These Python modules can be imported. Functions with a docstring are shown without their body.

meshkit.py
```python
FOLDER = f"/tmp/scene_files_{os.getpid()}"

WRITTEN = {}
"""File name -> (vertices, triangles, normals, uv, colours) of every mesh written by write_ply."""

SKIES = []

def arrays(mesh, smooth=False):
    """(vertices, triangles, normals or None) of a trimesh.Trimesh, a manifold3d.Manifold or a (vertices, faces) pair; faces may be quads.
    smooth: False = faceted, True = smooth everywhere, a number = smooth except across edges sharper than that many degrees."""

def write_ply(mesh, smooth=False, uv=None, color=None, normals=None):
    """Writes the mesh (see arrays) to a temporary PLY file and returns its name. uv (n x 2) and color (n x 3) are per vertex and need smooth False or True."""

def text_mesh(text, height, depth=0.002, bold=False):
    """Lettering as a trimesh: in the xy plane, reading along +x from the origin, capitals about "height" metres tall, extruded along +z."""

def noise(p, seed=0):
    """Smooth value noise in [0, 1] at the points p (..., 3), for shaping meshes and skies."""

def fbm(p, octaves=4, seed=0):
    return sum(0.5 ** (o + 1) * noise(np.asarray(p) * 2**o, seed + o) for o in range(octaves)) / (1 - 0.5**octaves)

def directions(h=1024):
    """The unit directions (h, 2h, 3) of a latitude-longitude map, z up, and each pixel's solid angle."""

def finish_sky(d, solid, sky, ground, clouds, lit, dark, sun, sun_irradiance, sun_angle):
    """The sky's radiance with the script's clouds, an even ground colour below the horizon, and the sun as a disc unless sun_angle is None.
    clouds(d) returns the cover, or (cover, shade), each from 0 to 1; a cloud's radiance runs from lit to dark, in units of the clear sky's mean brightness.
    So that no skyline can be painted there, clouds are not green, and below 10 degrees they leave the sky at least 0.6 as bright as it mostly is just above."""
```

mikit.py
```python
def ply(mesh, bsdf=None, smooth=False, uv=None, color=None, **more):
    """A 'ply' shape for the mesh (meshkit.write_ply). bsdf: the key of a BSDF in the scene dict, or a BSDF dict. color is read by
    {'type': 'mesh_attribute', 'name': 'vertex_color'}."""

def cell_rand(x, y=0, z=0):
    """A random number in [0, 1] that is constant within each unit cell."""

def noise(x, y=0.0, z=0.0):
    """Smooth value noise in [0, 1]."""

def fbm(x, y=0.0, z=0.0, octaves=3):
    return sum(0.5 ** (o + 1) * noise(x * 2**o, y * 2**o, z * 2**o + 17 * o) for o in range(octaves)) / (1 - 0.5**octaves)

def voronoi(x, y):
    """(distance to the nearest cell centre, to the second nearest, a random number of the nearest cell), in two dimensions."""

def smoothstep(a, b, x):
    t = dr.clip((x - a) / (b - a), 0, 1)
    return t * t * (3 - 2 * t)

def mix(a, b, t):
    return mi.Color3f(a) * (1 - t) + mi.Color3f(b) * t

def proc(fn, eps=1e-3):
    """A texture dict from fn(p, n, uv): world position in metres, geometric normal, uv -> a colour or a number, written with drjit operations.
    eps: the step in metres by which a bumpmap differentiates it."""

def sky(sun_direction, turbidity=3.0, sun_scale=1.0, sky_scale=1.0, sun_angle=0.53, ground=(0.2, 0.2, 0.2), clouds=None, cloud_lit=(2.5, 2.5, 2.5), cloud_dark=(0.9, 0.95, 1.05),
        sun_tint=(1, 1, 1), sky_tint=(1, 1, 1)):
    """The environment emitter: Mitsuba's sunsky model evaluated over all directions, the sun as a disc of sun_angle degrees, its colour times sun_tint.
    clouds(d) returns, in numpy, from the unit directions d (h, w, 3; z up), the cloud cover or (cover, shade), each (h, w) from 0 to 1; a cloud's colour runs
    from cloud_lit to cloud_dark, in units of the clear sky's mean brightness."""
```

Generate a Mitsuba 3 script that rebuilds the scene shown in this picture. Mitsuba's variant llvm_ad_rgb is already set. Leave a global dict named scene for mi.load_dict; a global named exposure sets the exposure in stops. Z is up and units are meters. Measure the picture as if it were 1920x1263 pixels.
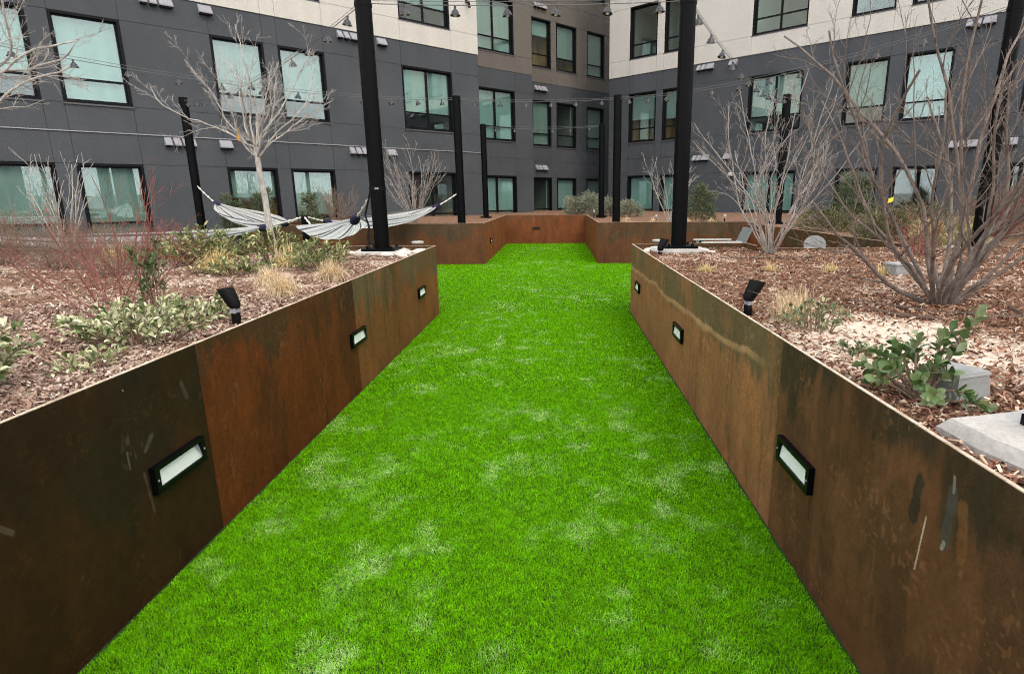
import math
import numpy as np, trimesh, mitsuba as mi, drjit as dr
import mikit, meshkit
from mikit import proc, noise, fbm, cell_rand, smoothstep, mix, voronoi

T = mi.ScalarTransform4f
scene = {'type': 'scene'}
labels = {}
exposure = 2.92

# ---------------------------------------------------------------- camera, sky
W_, H_, F_ = 1920.0, 1263.0, 1180.8
yaw, pitch, roll = [math.radians(a) for a in (0.36, -14.917, -0.383)]
fwd = np.array([math.sin(yaw) * math.cos(pitch), math.cos(yaw) * math.cos(pitch), math.sin(pitch)])
rgt = np.array([math.cos(yaw), -math.sin(yaw), 0.0])
upv = np.cross(rgt, fwd)
upv = -math.sin(roll) * rgt + math.cos(roll) * upv
eye = np.array([0.0, 0.0, 1.40])
scene['camera'] = {
    'type': 'perspective', 'fov': 2 * math.degrees(math.atan(W_ / 2 / F_)), 'fov_axis': 'x',
    'near_clip': 0.05, 'far_clip': 5000.0,
    'principal_point_offset_x': -(1053.6 - W_ / 2) / W_, 'principal_point_offset_y': -(682.4 - H_ / 2) / H_,
    'to_world': T().look_at(origin=eye.tolist(), target=(eye + fwd).tolist(), up=upv.tolist())}
scene['sky'] = mikit.sky((0.35, -0.75, 0.85), turbidity=3, sun_scale=0.14, sun_angle=25, clouds=lambda d: 1.0,
                         cloud_lit=(2.46, 2.5, 2.58))

# ---------------------------------------------------------------- helpers
def key_for(name):
    if name not in scene and name not in labels and name not in RES:
        RES.add(name); return name
    i = 1
    while f'{name}_{i:03d}' in scene or f'{name}_{i:03d}' in RES:
        i += 1
    RES.add(f'{name}_{i:03d}')
    return f'{name}_{i:03d}'
RES = set()

def thing(name, label, cat, group=None):
    k = key_for(name)
    labels[k] = {'label': label, 'category': cat}
    if group: labels[k]['group'] = group
    return k

def put(name, mesh, bsdf, parent=None, smooth=False, color=None, label=None, kind=None, to_world=None, uv=None):
    k = key_for((parent + '__' if parent else '') + name) if not (parent is None and name in labels) else name
    d = mikit.ply(mesh, bsdf, smooth=smooth, color=color, uv=uv) if not isinstance(mesh, dict) else dict(mesh)
    if to_world is not None: d['to_world'] = to_world
    scene[k] = d
    if label or kind:
        labels.setdefault(k, {})
        if label: labels[k]['label'] = label
        if kind: labels[k]['kind'] = kind
    return k

def struct(name, mesh, bsdf, **kw):
    return put(name, mesh, bsdf, kind='structure', **kw)

class MB:
    """Collects vertices, faces and vertex colours of one mesh."""
    def __init__(s): s.v, s.f, s.c, s.n = [], [], [], 0
    def add(s, v, f, c=None):
        v = np.asarray(v, float); f = np.asarray(f, int)
        s.v.append(v); s.f.append(f + s.n); s.n += len(v)
        s.c.append(np.tile(np.asarray(c if c is not None else (1, 1, 1), float), (len(v), 1)) if np.ndim(c) < 2 else c)
        return s
    def box(s, lo, hi, M=None, c=None):
        lo, hi = np.asarray(lo, float), np.asarray(hi, float)
        v = np.array([[x, y, z] for x in (0, 1) for y in (0, 1) for z in (0, 1)]) * (hi - lo) + lo
        if M is not None: v = v @ M[0].T + M[1]
        f = [[0, 1, 3], [0, 3, 2], [4, 6, 7], [4, 7, 5], [0, 4, 5], [0, 5, 1], [2, 3, 7], [2, 7, 6], [0, 2, 6], [0, 6, 4], [1, 5, 7], [1, 7, 3]]
        if M is not None and np.linalg.det(M[0]) < 0: f = [q[::-1] for q in f]
        return s.add(v, f, c)
    def tube(s, P, r, k=6, c=None, cap=True):
        P = np.asarray(P, float); n = len(P); r = np.broadcast_to(np.asarray(r, float), (n,))
        t = np.gradient(P, axis=0); t /= np.linalg.norm(t, axis=1, keepdims=True) + 1e-12
        a = np.array([0, 0, 1.0]) if abs(t[0, 2]) < 0.9 else np.array([1.0, 0, 0])
        u = np.cross(t, a); u /= np.linalg.norm(u, axis=1, keepdims=True) + 1e-9
        w = np.cross(t, u)
        th = np.arange(k) / k * 2 * np.pi
        ring = P[:, None] + r[:, None, None] * (np.cos(th)[None, :, None] * u[:, None] + np.sin(th)[None, :, None] * w[:, None])
        v = ring.reshape(-1, 3); i = np.arange(n - 1)[:, None] * k + np.arange(k)[None]; j = np.arange(n - 1)[:, None] * k + (np.arange(k)[None] + 1) % k
        f = np.concatenate([np.stack([i, i + k, j + k], -1).reshape(-1, 3), np.stack([i, j + k, j], -1).reshape(-1, 3)])
        if cap:
            v = np.vstack([v, P[:1], P[-1:]]); m = n * k
            q = np.arange(k); q1 = (q + 1) % k
            f = np.vstack([f, np.stack([q, q1, q * 0 + m], 1), np.stack([q1 + (n - 1) * k, q + (n - 1) * k, q * 0 + m + 1], 1)])
        return s.add(v, f, c)
    def lathe(s, prof, k=16, M=None, c=None):
        prof = np.asarray(prof, float); th = np.arange(k) / k * 2 * np.pi
        v = np.stack([prof[:, None, 0] * np.cos(th), prof[:, None, 0] * np.sin(th), np.broadcast_to(prof[:, None, 1], (len(prof), k))], -1).reshape(-1, 3)
        n = len(prof); i = np.arange(n - 1)[:, None] * k + np.arange(k)[None]; j = np.arange(n - 1)[:, None] * k + (np.arange(k)[None] + 1) % k
        f = np.concatenate([np.stack([i, j, j + k], -1).reshape(-1, 3), np.stack([i, j + k, i + k], -1).reshape(-1, 3)])
        if M is not None: v = v @ M[0].T + M[1]
        return s.add(v, f, c)
    def get(s): return np.vstack(s.v), np.vstack(s.f)
    def col(s): return np.vstack(s.c)

I3 = np.eye(3)
def rotz(a): c, q = math.cos(a), math.sin(a); return np.array([[c, -q, 0], [q, c, 0], [0, 0, 1.0]])
def rotx(a): c, q = math.cos(a), math.sin(a); return np.array([[1.0, 0, 0], [0, c, -q], [0, q, c]])
def roty(a): c, q = math.cos(a), math.sin(a); return np.array([[c, 0, q], [0, 1.0, 0], [-q, 0, c]])

def mat(key, color, rough=0.6, metallic=0.0, spec=0.4, two=True, **more):
    base = color if isinstance(color, dict) else {'type': 'rgb', 'value': list(color)}
    b = {'type': 'principled', 'base_color': base, 'roughness': rough, 'metallic': metallic, 'specular': spec, **more}
    scene[key] = {'type': 'twosided', 'bsdf': b} if two else b
    return key

def bumped(key, color, fn, scale=1.0, rough=0.8, spec=0.3, eps=2e-3):
    base = color if isinstance(color, dict) else {'type': 'rgb', 'value': list(color)}
    scene[key] = {'type': 'twosided', 'bsdf': {'type': 'bumpmap', 'arbitrary': proc(fn, eps=eps), 'scale': scale,
                  'bsdf': {'type': 'principled', 'base_color': base, 'roughness': rough, 'specular': spec}}}
    return key
VC = {'type': 'mesh_attribute', 'name': 'vertex_color'}
rng = np.random.default_rng(7)

# ---------------------------------------------------------------- materials
def stucco_fn(col, amt=0.10):
    c = np.array(col)
    def fn(p, n, uv):
        s = p.x * 0.7071 + p.y * 0.7071; q = p.x * 0.7071 - p.y * 0.7071
        a = fbm(s * 0.9 + 3, q * 0.9, p.z * 0.7, 3)
        g = fbm(s * 55, q * 55, p.z * 55, 2)
        st = noise(s * 5.0, q * 5.0, p.z * 0.5)
        k = 1.0 + amt * 2 * (a - 0.5) + 0.35 * (g - 0.5) + 0.10 * (st - 0.5)
        return mi.Color3f(*[float(x) for x in c]) * k
    return fn
def stucco_bump(p, n, uv):
    return 0.004 * fbm(p.x * 60, p.y * 60, p.z * 60, 2)
bumped('stucco_dark', proc(stucco_fn((0.074, 0.082, 0.092), 0.24)), stucco_bump, 1.0, 0.85, 0.25)
bumped('stucco_cream', proc(stucco_fn((0.60, 0.58, 0.535), 0.05)), stucco_bump, 1.0, 0.85, 0.25)
bumped('stucco_taupe', proc(stucco_fn((0.150, 0.135, 0.122), 0.10)), stucco_bump, 1.0, 0.85, 0.25)
mat('joint_backing', (0.045, 0.045, 0.05), 0.9)
mat('flashing', (0.42, 0.42, 0.43), 0.5, 0.2)
mat('window_frame', (0.006, 0.006, 0.008), 0.45, spec=0.15)
mat('window_sill', (0.10, 0.10, 0.105), 0.5)
mat('black_metal', (0.002, 0.0022, 0.0028), 0.38, spec=0.11)
mat('black_plastic', (0.004, 0.004, 0.005), 0.5, spec=0.15)
mat('hood_grey', (0.31, 0.31, 0.345), 0.55, spec=0.2)
scene['window_glass'] = {'type': 'thindielectric', 'int_ior': 2.1,
    'specular_transmittance': {'type': 'rgb', 'value': [0.78, 0.94, 0.90]}, 'specular_reflectance': {'type': 'rgb', 'value': [0.86, 1.0, 0.97]}}
def blind_fn(p, n, uv):
    s = (p.x + p.y) * 0.7071 + (p.x - p.y) * 0.31
    fold = noise(s * 7.0, p.z * 0.25)
    k = 0.90 + 0.14 * fold + 0.05 * (noise(s * 260, p.z * 3) - 0.5)
    return mi.Color3f(0.31, 0.41, 0.40) * k
mat('blind_fabric', proc(blind_fn), 0.9)
mat('blind_pale', proc(lambda p, n, uv: blind_fn(p, n, uv) * mi.Color3f(1.12, 1.06, 1.06)), 0.9)
mat('blind_dull', proc(lambda p, n, uv: blind_fn(p, n, uv) * mi.Color3f(0.95, 0.84, 0.82)), 0.9)
mat('blind_white', proc(lambda p, n, uv: blind_fn(p, n, uv) * mi.Color3f(1.30, 1.05, 1.08)), 0.9)
BLINDS = ['blind_fabric', 'blind_pale', 'blind_dull', 'blind_white', 'blind_fabric', 'blind_dull']
mat('blind_grey', (0.42, 0.44, 0.42), 0.9)
def wood_fn(p, n, uv):
    g = fbm(p.x * 9 + p.y * 9, p.z * 1.2, 2.0, 3)
    return mix((0.22, 0.115, 0.04), (0.52, 0.29, 0.105), g)
mat('room_wood', proc(wood_fn), 0.7)
mat('room_dark', (0.30, 0.28, 0.26), 0.9)
mat('room_green', (0.40, 0.44, 0.42), 0.9)
mat('curtain_red', (0.10, 0.035, 0.03), 0.9)

def steel_fn(low, up, zb, amp, streak=0.5, tide=None, seed=0.0, dark=None, marks=None):
    def fn(p, n, uv):
        a = p.x + p.y + seed
        st = fbm(a * 8.0, p.z * 3.2 + seed, seed, 4)
        st2 = fbm(a * 3.3 + 7, p.z * 1.6, seed + 3, 3)
        bl = fbm(a * 2.1 + 11, p.z * 2.6, seed + 9, 4)
        edge = zb + amp * (noise(a * 1.6 + seed, 0.0, 5.0) - 0.5) + amp * 0.9 * (st - 0.5)
        t = smoothstep(-0.09, 0.09, p.z - edge)
        rag = fbm(a * 24.0, p.z * 7.0, seed + 2, 4)
        t = smoothstep(-0.05, 0.05, p.z - edge + 0.22 * (rag - 0.5))
        c = mix(low, up, t * (0.45 + 0.55 * smoothstep(0.30, 0.55, bl + 0.35 * (rag - 0.5))))
        # thin vertical run stains with an outline of their own
        run = smoothstep(0.58, 0.74, st2) * smoothstep(0.45, 0.75, noise(a * 26.0, p.z * 1.6, seed))
        c = mix(c, mi.Color3f(*low) * 0.5, run * 0.45)
        hot = smoothstep(0.58, 0.75, fbm(a * 5.0 + 31, p.z * 2.2, seed + 1, 3))
        c = mix(c, mi.Color3f(low[0] * 1.55, low[1] * 1.35, low[2] * 1.1), hot * 0.35)
        if dark is not None:
            dk = smoothstep(0.52, 0.60, fbm(a * 4.2 + 5, p.z * 2.2 + 2, seed + 4, 4) + 0.30 * (rag - 0.5))
            c = mix(c, dark, dk * 0.38)
        if tide is not None:
            zt = mi.Float(tide[0][1])
            for (y0, z0), (y1, z1) in zip(tide[:-1], tide[1:]):
                u = dr.clip((p.y - y0) / (y1 - y0), 0, 1)
                zt = dr.select(p.y > y0, z0 + (z1 - z0) * u, zt)
            zt = zt + 0.03 * (noise(p.y * 4.5) - 0.5) + 0.012 * (noise(p.y * 17) - 0.5)
            d = p.z - zt
            w = 0.016 + 0.012 * noise(p.y * 6 + 3)
            band = smoothstep(-w * 2.2, -w * 0.6, d) * (1 - smoothstep(0.0, 0.012, d)) * smoothstep(2.55, 3.0, p.y)
            c = mix(c, (0.40, 0.245, 0.12), band * 0.72)
        # pale scuffs
        wx = a + 0.03 * noise(a * 9, p.z * 9, 2.0); wz = p.z + 0.05 * noise(a * 7, p.z * 7, 5.0)
        sc = smoothstep(0.74, 0.90, noise(wx * 7.0, wz * 7.0, 41 + seed)) * smoothstep(0.62, 0.80, fbm(wx * 48, wz * 22, 3.0, 2))
        c = mix(c, mi.Color3f(low[0] * 0.9 + 0.06, low[1] * 0.9 + 0.05, low[2] * 0.9 + 0.035), sc * 0.55)
        def smear(y0, z0, y1, z1, w, col, amt):
            t = dr.clip(((p.y - y0) * (y1 - y0) + (p.z - z0) * (z1 - z0)) / ((y1 - y0) ** 2 + (z1 - z0) ** 2), 0, 1)
            d = dr.sqrt(dr.square(p.y - y0 - (y1 - y0) * t) + dr.square(p.z - z0 - (z1 - z0) * t)) / w
            d = d + 0.9 * (fbm(p.y * 50, p.z * 30, y0, 3) - 0.5)
            return (1 - smoothstep(0.55, 1.0, d)) * amt, col
        if marks == 'R':
            for m in ((1.405, 0.625, 1.42, 0.47, 0.004, (0.42, 0.34, 0.25), 0.9), (1.32, 0.735, 1.325, 0.60, 0.020, (0.075, 0.070, 0.060), 0.75), (1.45, 0.70, 1.46, 0.60, 0.026, (0.022, 0.020, 0.015), 0.8),
                      (1.325, 0.77, 1.32, 0.735, 0.006, (0.30, 0.27, 0.22), 0.6), (1.327, 0.60, 1.33, 0.585, 0.008, (0.34, 0.31, 0.27), 0.7), (2.08, 0.33, 2.07, 0.25, 0.010, (0.05, 0.018, 0.008), 0.7), (1.28, 0.72, 1.26, 0.60, 0.022, (0.19, 0.085, 0.03), 0.6)):
                w_, c_ = smear(*m); c = mix(c, c_, w_)
        if marks == 'L':
            for m in ((2.16, 0.57, 2.11, 0.53, 0.012, (0.085, 0.07, 0.05), 0.5), (2.085, 0.45, 2.10, 0.30, 0.010, (0.07, 0.066, 0.054), 0.45), (2.38, 0.70, 2.40, 0.64, 0.016, (0.075, 0.062, 0.04), 0.5), (1.51, 0.56, 1.54, 0.53, 0.010, (0.10, 0.085, 0.06), 0.5), (2.02, 0.56, 2.02, 0.50, 0.005, (0.11, 0.10, 0.08), 0.6)):
                w_, c_ = smear(*m); c = mix(c, c_, w_)
        g = noise(a * 210, p.z * 210, p.x * 210)
        mo = fbm(a * 34, p.z * 30, seed + 6, 3)
        spk = smoothstep(0.70, 0.82, noise(a * 75, p.z * 75, seed)) * smoothstep(0.45, 0.7, fbm(a * 6, p.z * 6, seed + 12, 3))
        c = mix(c, mi.Color3f(low[0] * 1.9, low[1] * 1.8, low[2] * 1.7), spk * 0.45)
        k = (0.80 + 0.40 * st) * (0.84 + 0.32 * bl) * (0.86 + 0.28 * g) * (0.80 + 0.40 * mo)
        return c * k
    return fn
def steel_bump(p, n, uv):
    return 0.0006 * noise(p.x * 160 + p.y * 160, p.z * 160) + 0.002 * noise(p.x * 4 + p.y * 4, p.z * 4)
def steel(key, *a, rough=0.62, **k):
    scene[key] = {'type': 'twosided', 'bsdf': {'type': 'bumpmap', 'arbitrary': proc(steel_bump, eps=2e-3), 'scale': 1.0,
                  'bsdf': {'type': 'principled', 'base_color': proc(steel_fn(*a, **k)), 'roughness': rough, 'specular': 0.16}}}
TIDE = [(2.4, 0.71), (2.68, 0.70), (3.22, 0.66), (3.85, 0.63), (4.54, 0.625), (5.11, 0.60), (5.95, 0.61), (7.37, 0.57), (7.9, 0.555)]
steel('steel_black', (0.027, 0.0125, 0.0042), (0.0195, 0.0125, 0.0055), 0.50, 0.4, seed=2.0, marks='L')
steel('steel_orange', (0.092, 0.026, 0.007), (0.052, 0.027, 0.011), 0.68, 0.3, seed=5.0, dark=(0.032, 0.015, 0.007))
steel('steel_olive', (0.135, 0.058, 0.020), (0.095, 0.070, 0.034), 0.52, 0.4, seed=9.0)
steel('steel_tan', (0.240, 0.112, 0.050), (0.120, 0.086, 0.042), 0.60, 0.06, tide=TIDE, seed=1.0)
steel('steel_brown', (0.116, 0.051, 0.0235), (0.046, 0.030, 0.017), 0.68, 0.30, seed=4.0, dark=(0.040, 0.025, 0.014), marks='R')
steel('steel_rust', (0.175, 0.060, 0.022), (0.145, 0.066, 0.030), 0.75, 0.4, seed=6.0)
steel('steel_far', (0.110, 0.047, 0.020), (0.080, 0.054, 0.030), 0.62, 0.35, seed=8.0)
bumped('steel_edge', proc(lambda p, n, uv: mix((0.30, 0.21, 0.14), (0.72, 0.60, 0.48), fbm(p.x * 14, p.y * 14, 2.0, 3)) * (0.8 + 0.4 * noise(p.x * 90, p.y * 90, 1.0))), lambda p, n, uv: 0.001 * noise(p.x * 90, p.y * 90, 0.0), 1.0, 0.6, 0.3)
mat('steel_red', (0.15, 0.045, 0.025), 0.7)

def soil_fn(p, n, uv):
    a = fbm(p.x * 2.3, p.y * 2.3, 4.0, 4)
    g = fbm(p.x * 60, p.y * 60, 1.0, 3)
    ch = noise(p.x * 42, p.y * 130, 8.0)
    brown = mix((0.085, 0.045, 0.030), (0.25, 0.155, 0.105), g)
    sand = mix((0.46, 0.375, 0.30), (0.74, 0.635, 0.53), g)
    dx = (p.x - 1.50) / 0.62; dy = (p.y - 2.72) / 0.74
    s = 1 - smoothstep(0.55, 1.15, dx * dx + dy * dy + 0.9 * (fbm(p.x * 5, p.y * 5, 2.0, 3) - 0.5))
    s2 = smoothstep(0.56, 0.70, a) * 0.5 * smoothstep(8.0, 7.6, p.y)
    c = mix(brown, sand, dr.maximum(s * 0.9, s2))
    return c * (0.75 + 0.5 * ch)
bumped('soil', proc(soil_fn), lambda p, n, uv: 0.02 * fbm(p.x * 35, p.y * 35, 0.0, 3), 1.0, 0.95, 0.1, eps=4e-3)
mat('mulch_chip', VC, 0.85, spec=0.2)
def turf_base_fn(p, n, uv):
    return mix((0.008, 0.028, 0.002), (0.018, 0.06, 0.003), noise(p.x * 150, p.y * 150))
mat('turf_backing', proc(turf_base_fn), 0.95)
mat('turf_blade', VC, 0.65, spec=0.06)
mat('paving', (0.22, 0.21, 0.20), 0.9)
def hill_fn(p, n, uv):
    return mix((0.13, 0.14, 0.12), (0.30, 0.30, 0.28), fbm(p.x * 0.02, p.y * 0.02, p.z * 0.03, 4))
mat('hillside', proc(hill_fn), 0.95)
def concrete_fn(p, n, uv):
    a = fbm(p.x * 9, p.y * 9, p.z * 9, 4); g = noise(p.x * 140, p.y * 140, p.z * 140)
    return mix((0.28, 0.268, 0.25), (0.56, 0.54, 0.51), a) * (0.88 + 0.24 * g)
bumped('concrete', proc(concrete_fn), lambda p, n, uv: 0.006 * fbm(p.x * 60, p.y * 60, p.z * 60, 3), 1.0, 0.9, 0.2)
mat('box_grey', proc(lambda p, n, uv: mi.Color3f(0.28, 0.29, 0.29) * (0.8 + 0.4 * fbm(p.x * 30, p.y * 30, p.z * 30, 3))), 0.7)
mat('stone_pale', proc(lambda p, n, uv: mix((0.45, 0.38, 0.33), (0.75, 0.70, 0.64), fbm(p.x * 18, p.y * 18, p.z * 18, 3))), 0.9)
mat('lamp_lens', (0.72, 0.78, 0.74), 0.35)
mat('lamp_shade', (0.05, 0.05, 0.055), 0.28, metallic=0.5, spec=0.5)
mat('lamp_bulb', (0.80, 0.80, 0.76), 0.2)
mat('cable_black', (0.13, 0.13, 0.132), 0.5)
mat('navy_cloth', (0.018, 0.016, 0.045), 0.9)
mat('rope_white', (0.62, 0.60, 0.55), 0.9)
mat('tube_brown', (0.10, 0.066, 0.048), 0.6)
mat('chair_grey', (0.20, 0.21, 0.21), 0.55)
mat('chair_pale', (0.48, 0.48, 0.46), 0.5)
def bark_fn(a, b):
    def fn(p, n, uv):
        return mix(a, b, fbm(p.x * 40, p.y * 40, p.z * 16, 3)) * (0.7 + 0.6 * noise(p.x * 180, p.y * 180, p.z * 90))
    return fn
mat('bark_pale', proc(bark_fn((0.22, 0.20, 0.185), (0.62, 0.59, 0.55))), 0.85)
mat('bark_twig', proc(bark_fn((0.16, 0.135, 0.12), (0.46, 0.42, 0.385))), 0.85)
mat('bark_grey', proc(bark_fn((0.070, 0.050, 0.041), (0.28, 0.23, 0.20))), 0.85)
mat('bark_brown', proc(bark_fn((0.13, 0.085, 0.062), (0.34, 0.235, 0.175))), 0.85)
mat('bark_red', proc(bark_fn((0.15, 0.045, 0.04), (0.36, 0.15, 0.125))), 0.8)
mat('leaf_mix', VC, 0.5, spec=0.4)
mat('straw', VC, 0.8, spec=0.2)

# ---------------------------------------------------------------- ground, turf
XL, XR, YC = -1.48, 0.91, 7.80          # corridor walls and planter back edge
PY, AX0, AX1, AY = 13.55, -1.54, 0.87, 19.5   # far planter front, alcove
PX0, PX1 = -6.2, 4.05                   # west end of the far planter, east end of the cross path
def quad(x0, y0, x1, y1, z): return (np.array([[x0, y0, z], [x1, y0, z], [x1, y1, z], [x0, y1, z]], float), np.array([[0, 1, 2], [0, 2, 3]]))
struct('ground', quad(-900, -900, 900, 900, -0.02), 'paving')
mb = MB()
mb.add(*quad(XL, -3.0, XR, YC, 0.0)); mb.add(*quad(PX0, YC, PX1, PY, 0.0)); mb.add(*quad(AX0, PY, AX1, AY, 0.0))
struct('turf_ground', mb.get(), 'turf_backing')
struct('path', quad(-24, YC, PX0, 26, 0.0), 'paving')

def turf_blades(x0, y0, x1, y1, dens, width, height, seed, segs=2):
    r = np.random.default_rng(seed)
    n = int((x1 - x0) * (y1 - y0) * dens)
    x = r.uniform(x0, x1, n); y = r.uniform(y0, y1, n)
    # a ragged bare margin along the steel where the turf was cut
    m = (np.minimum(np.abs(x - XL), np.abs(x - XR)) > 0.006 + 0.012 * meshkit.noise(np.stack([x * 0, y * 14, x * 0 + seed * 0], 1))) | (y > YC)
    x, y = x[m], y[m]; n = len(x)
    p0 = np.stack([x, y, np.zeros(n)], 1)
    # crushed patches: the pile lies flatter there, its sky sheen painted in as paler blades
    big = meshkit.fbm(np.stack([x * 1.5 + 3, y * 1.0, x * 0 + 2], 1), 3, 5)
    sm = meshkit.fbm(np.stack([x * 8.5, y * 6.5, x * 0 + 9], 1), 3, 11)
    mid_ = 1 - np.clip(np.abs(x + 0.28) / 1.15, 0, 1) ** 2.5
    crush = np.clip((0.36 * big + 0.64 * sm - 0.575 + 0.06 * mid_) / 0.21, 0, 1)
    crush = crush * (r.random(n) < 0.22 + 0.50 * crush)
    tuftn = meshkit.fbm(np.stack([x * 34, y * 34, x * 0 + 4], 1), 2, 17)
    az = r.uniform(0, 2 * np.pi, n)
    lean = np.clip(r.normal(0.62, 0.42, n) + 0.8 * crush + 0.5 * (tuftn - 0.5), 0.03, 1.45)
    edge = np.where(y > YC, 1.0, np.clip(np.minimum(np.abs(x - XL), np.abs(x - XR)) / 0.035, 0.35, 1))
    h = height * r.uniform(0.55, 1.15, n) * (0.75 + 0.5 * tuftn) * edge
    d = np.stack([np.cos(az), np.sin(az), np.zeros(n)], 1)
    side = np.stack([-np.sin(az), np.cos(az), np.zeros(n)], 1)
    tw = r.uniform(-0.8, 0.8, n)[:, None]
    side = side * np.cos(tw) + d * np.sin(tw)
    up = np.array([0, 0, 1.0])
    l1 = lean * 0.5
    mid = p0 + (h * 0.55)[:, None] * (d * np.sin(l1)[:, None] + up * np.cos(l1)[:, None])
    tip = mid + (h * 0.6)[:, None] * (d * np.sin(lean * 1.3)[:, None] + up * np.cos(np.minimum(lean * 1.3, 1.62))[:, None])
    w = (width * r.uniform(0.7, 1.2, n))[:, None] * side * 0.5
    tone = (r.uniform(0.55, 1.3, n) * (0.78 + 0.44 * tuftn))[:, None]
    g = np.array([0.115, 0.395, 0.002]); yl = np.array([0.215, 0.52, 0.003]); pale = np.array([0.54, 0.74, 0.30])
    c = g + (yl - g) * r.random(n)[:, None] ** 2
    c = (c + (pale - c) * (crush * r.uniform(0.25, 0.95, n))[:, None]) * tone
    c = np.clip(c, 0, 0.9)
    i = np.arange(n)
    if segs == 2:
        v = np.stack([p0 - w, p0 + w, mid + w * 0.9, mid - w * 0.9, tip], 1).reshape(-1, 3)
        b = i[:, None] * 5
        f = np.concatenate([b + [0, 1, 2], b + [0, 2, 3], b + [3, 2, 4]])
        return v, f, np.repeat(c, 5, 0)
    v = np.stack([p0 - w, p0 + w, tip], 1).reshape(-1, 3)
    return v, i[:, None] * 3 + [0, 1, 2], np.repeat(c, 3, 0)
mb = MB()
e = 0.004
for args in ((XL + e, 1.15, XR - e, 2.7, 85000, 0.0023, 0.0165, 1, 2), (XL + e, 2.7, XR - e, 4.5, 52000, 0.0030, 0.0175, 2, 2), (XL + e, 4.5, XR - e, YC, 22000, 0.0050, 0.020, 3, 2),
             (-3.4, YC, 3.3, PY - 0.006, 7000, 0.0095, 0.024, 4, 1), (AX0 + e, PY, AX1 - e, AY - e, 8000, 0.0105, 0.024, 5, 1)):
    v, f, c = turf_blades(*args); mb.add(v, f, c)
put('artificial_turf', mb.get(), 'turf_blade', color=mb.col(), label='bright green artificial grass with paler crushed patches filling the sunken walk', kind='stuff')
labels['artificial_turf']['category'] = 'grass'

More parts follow.
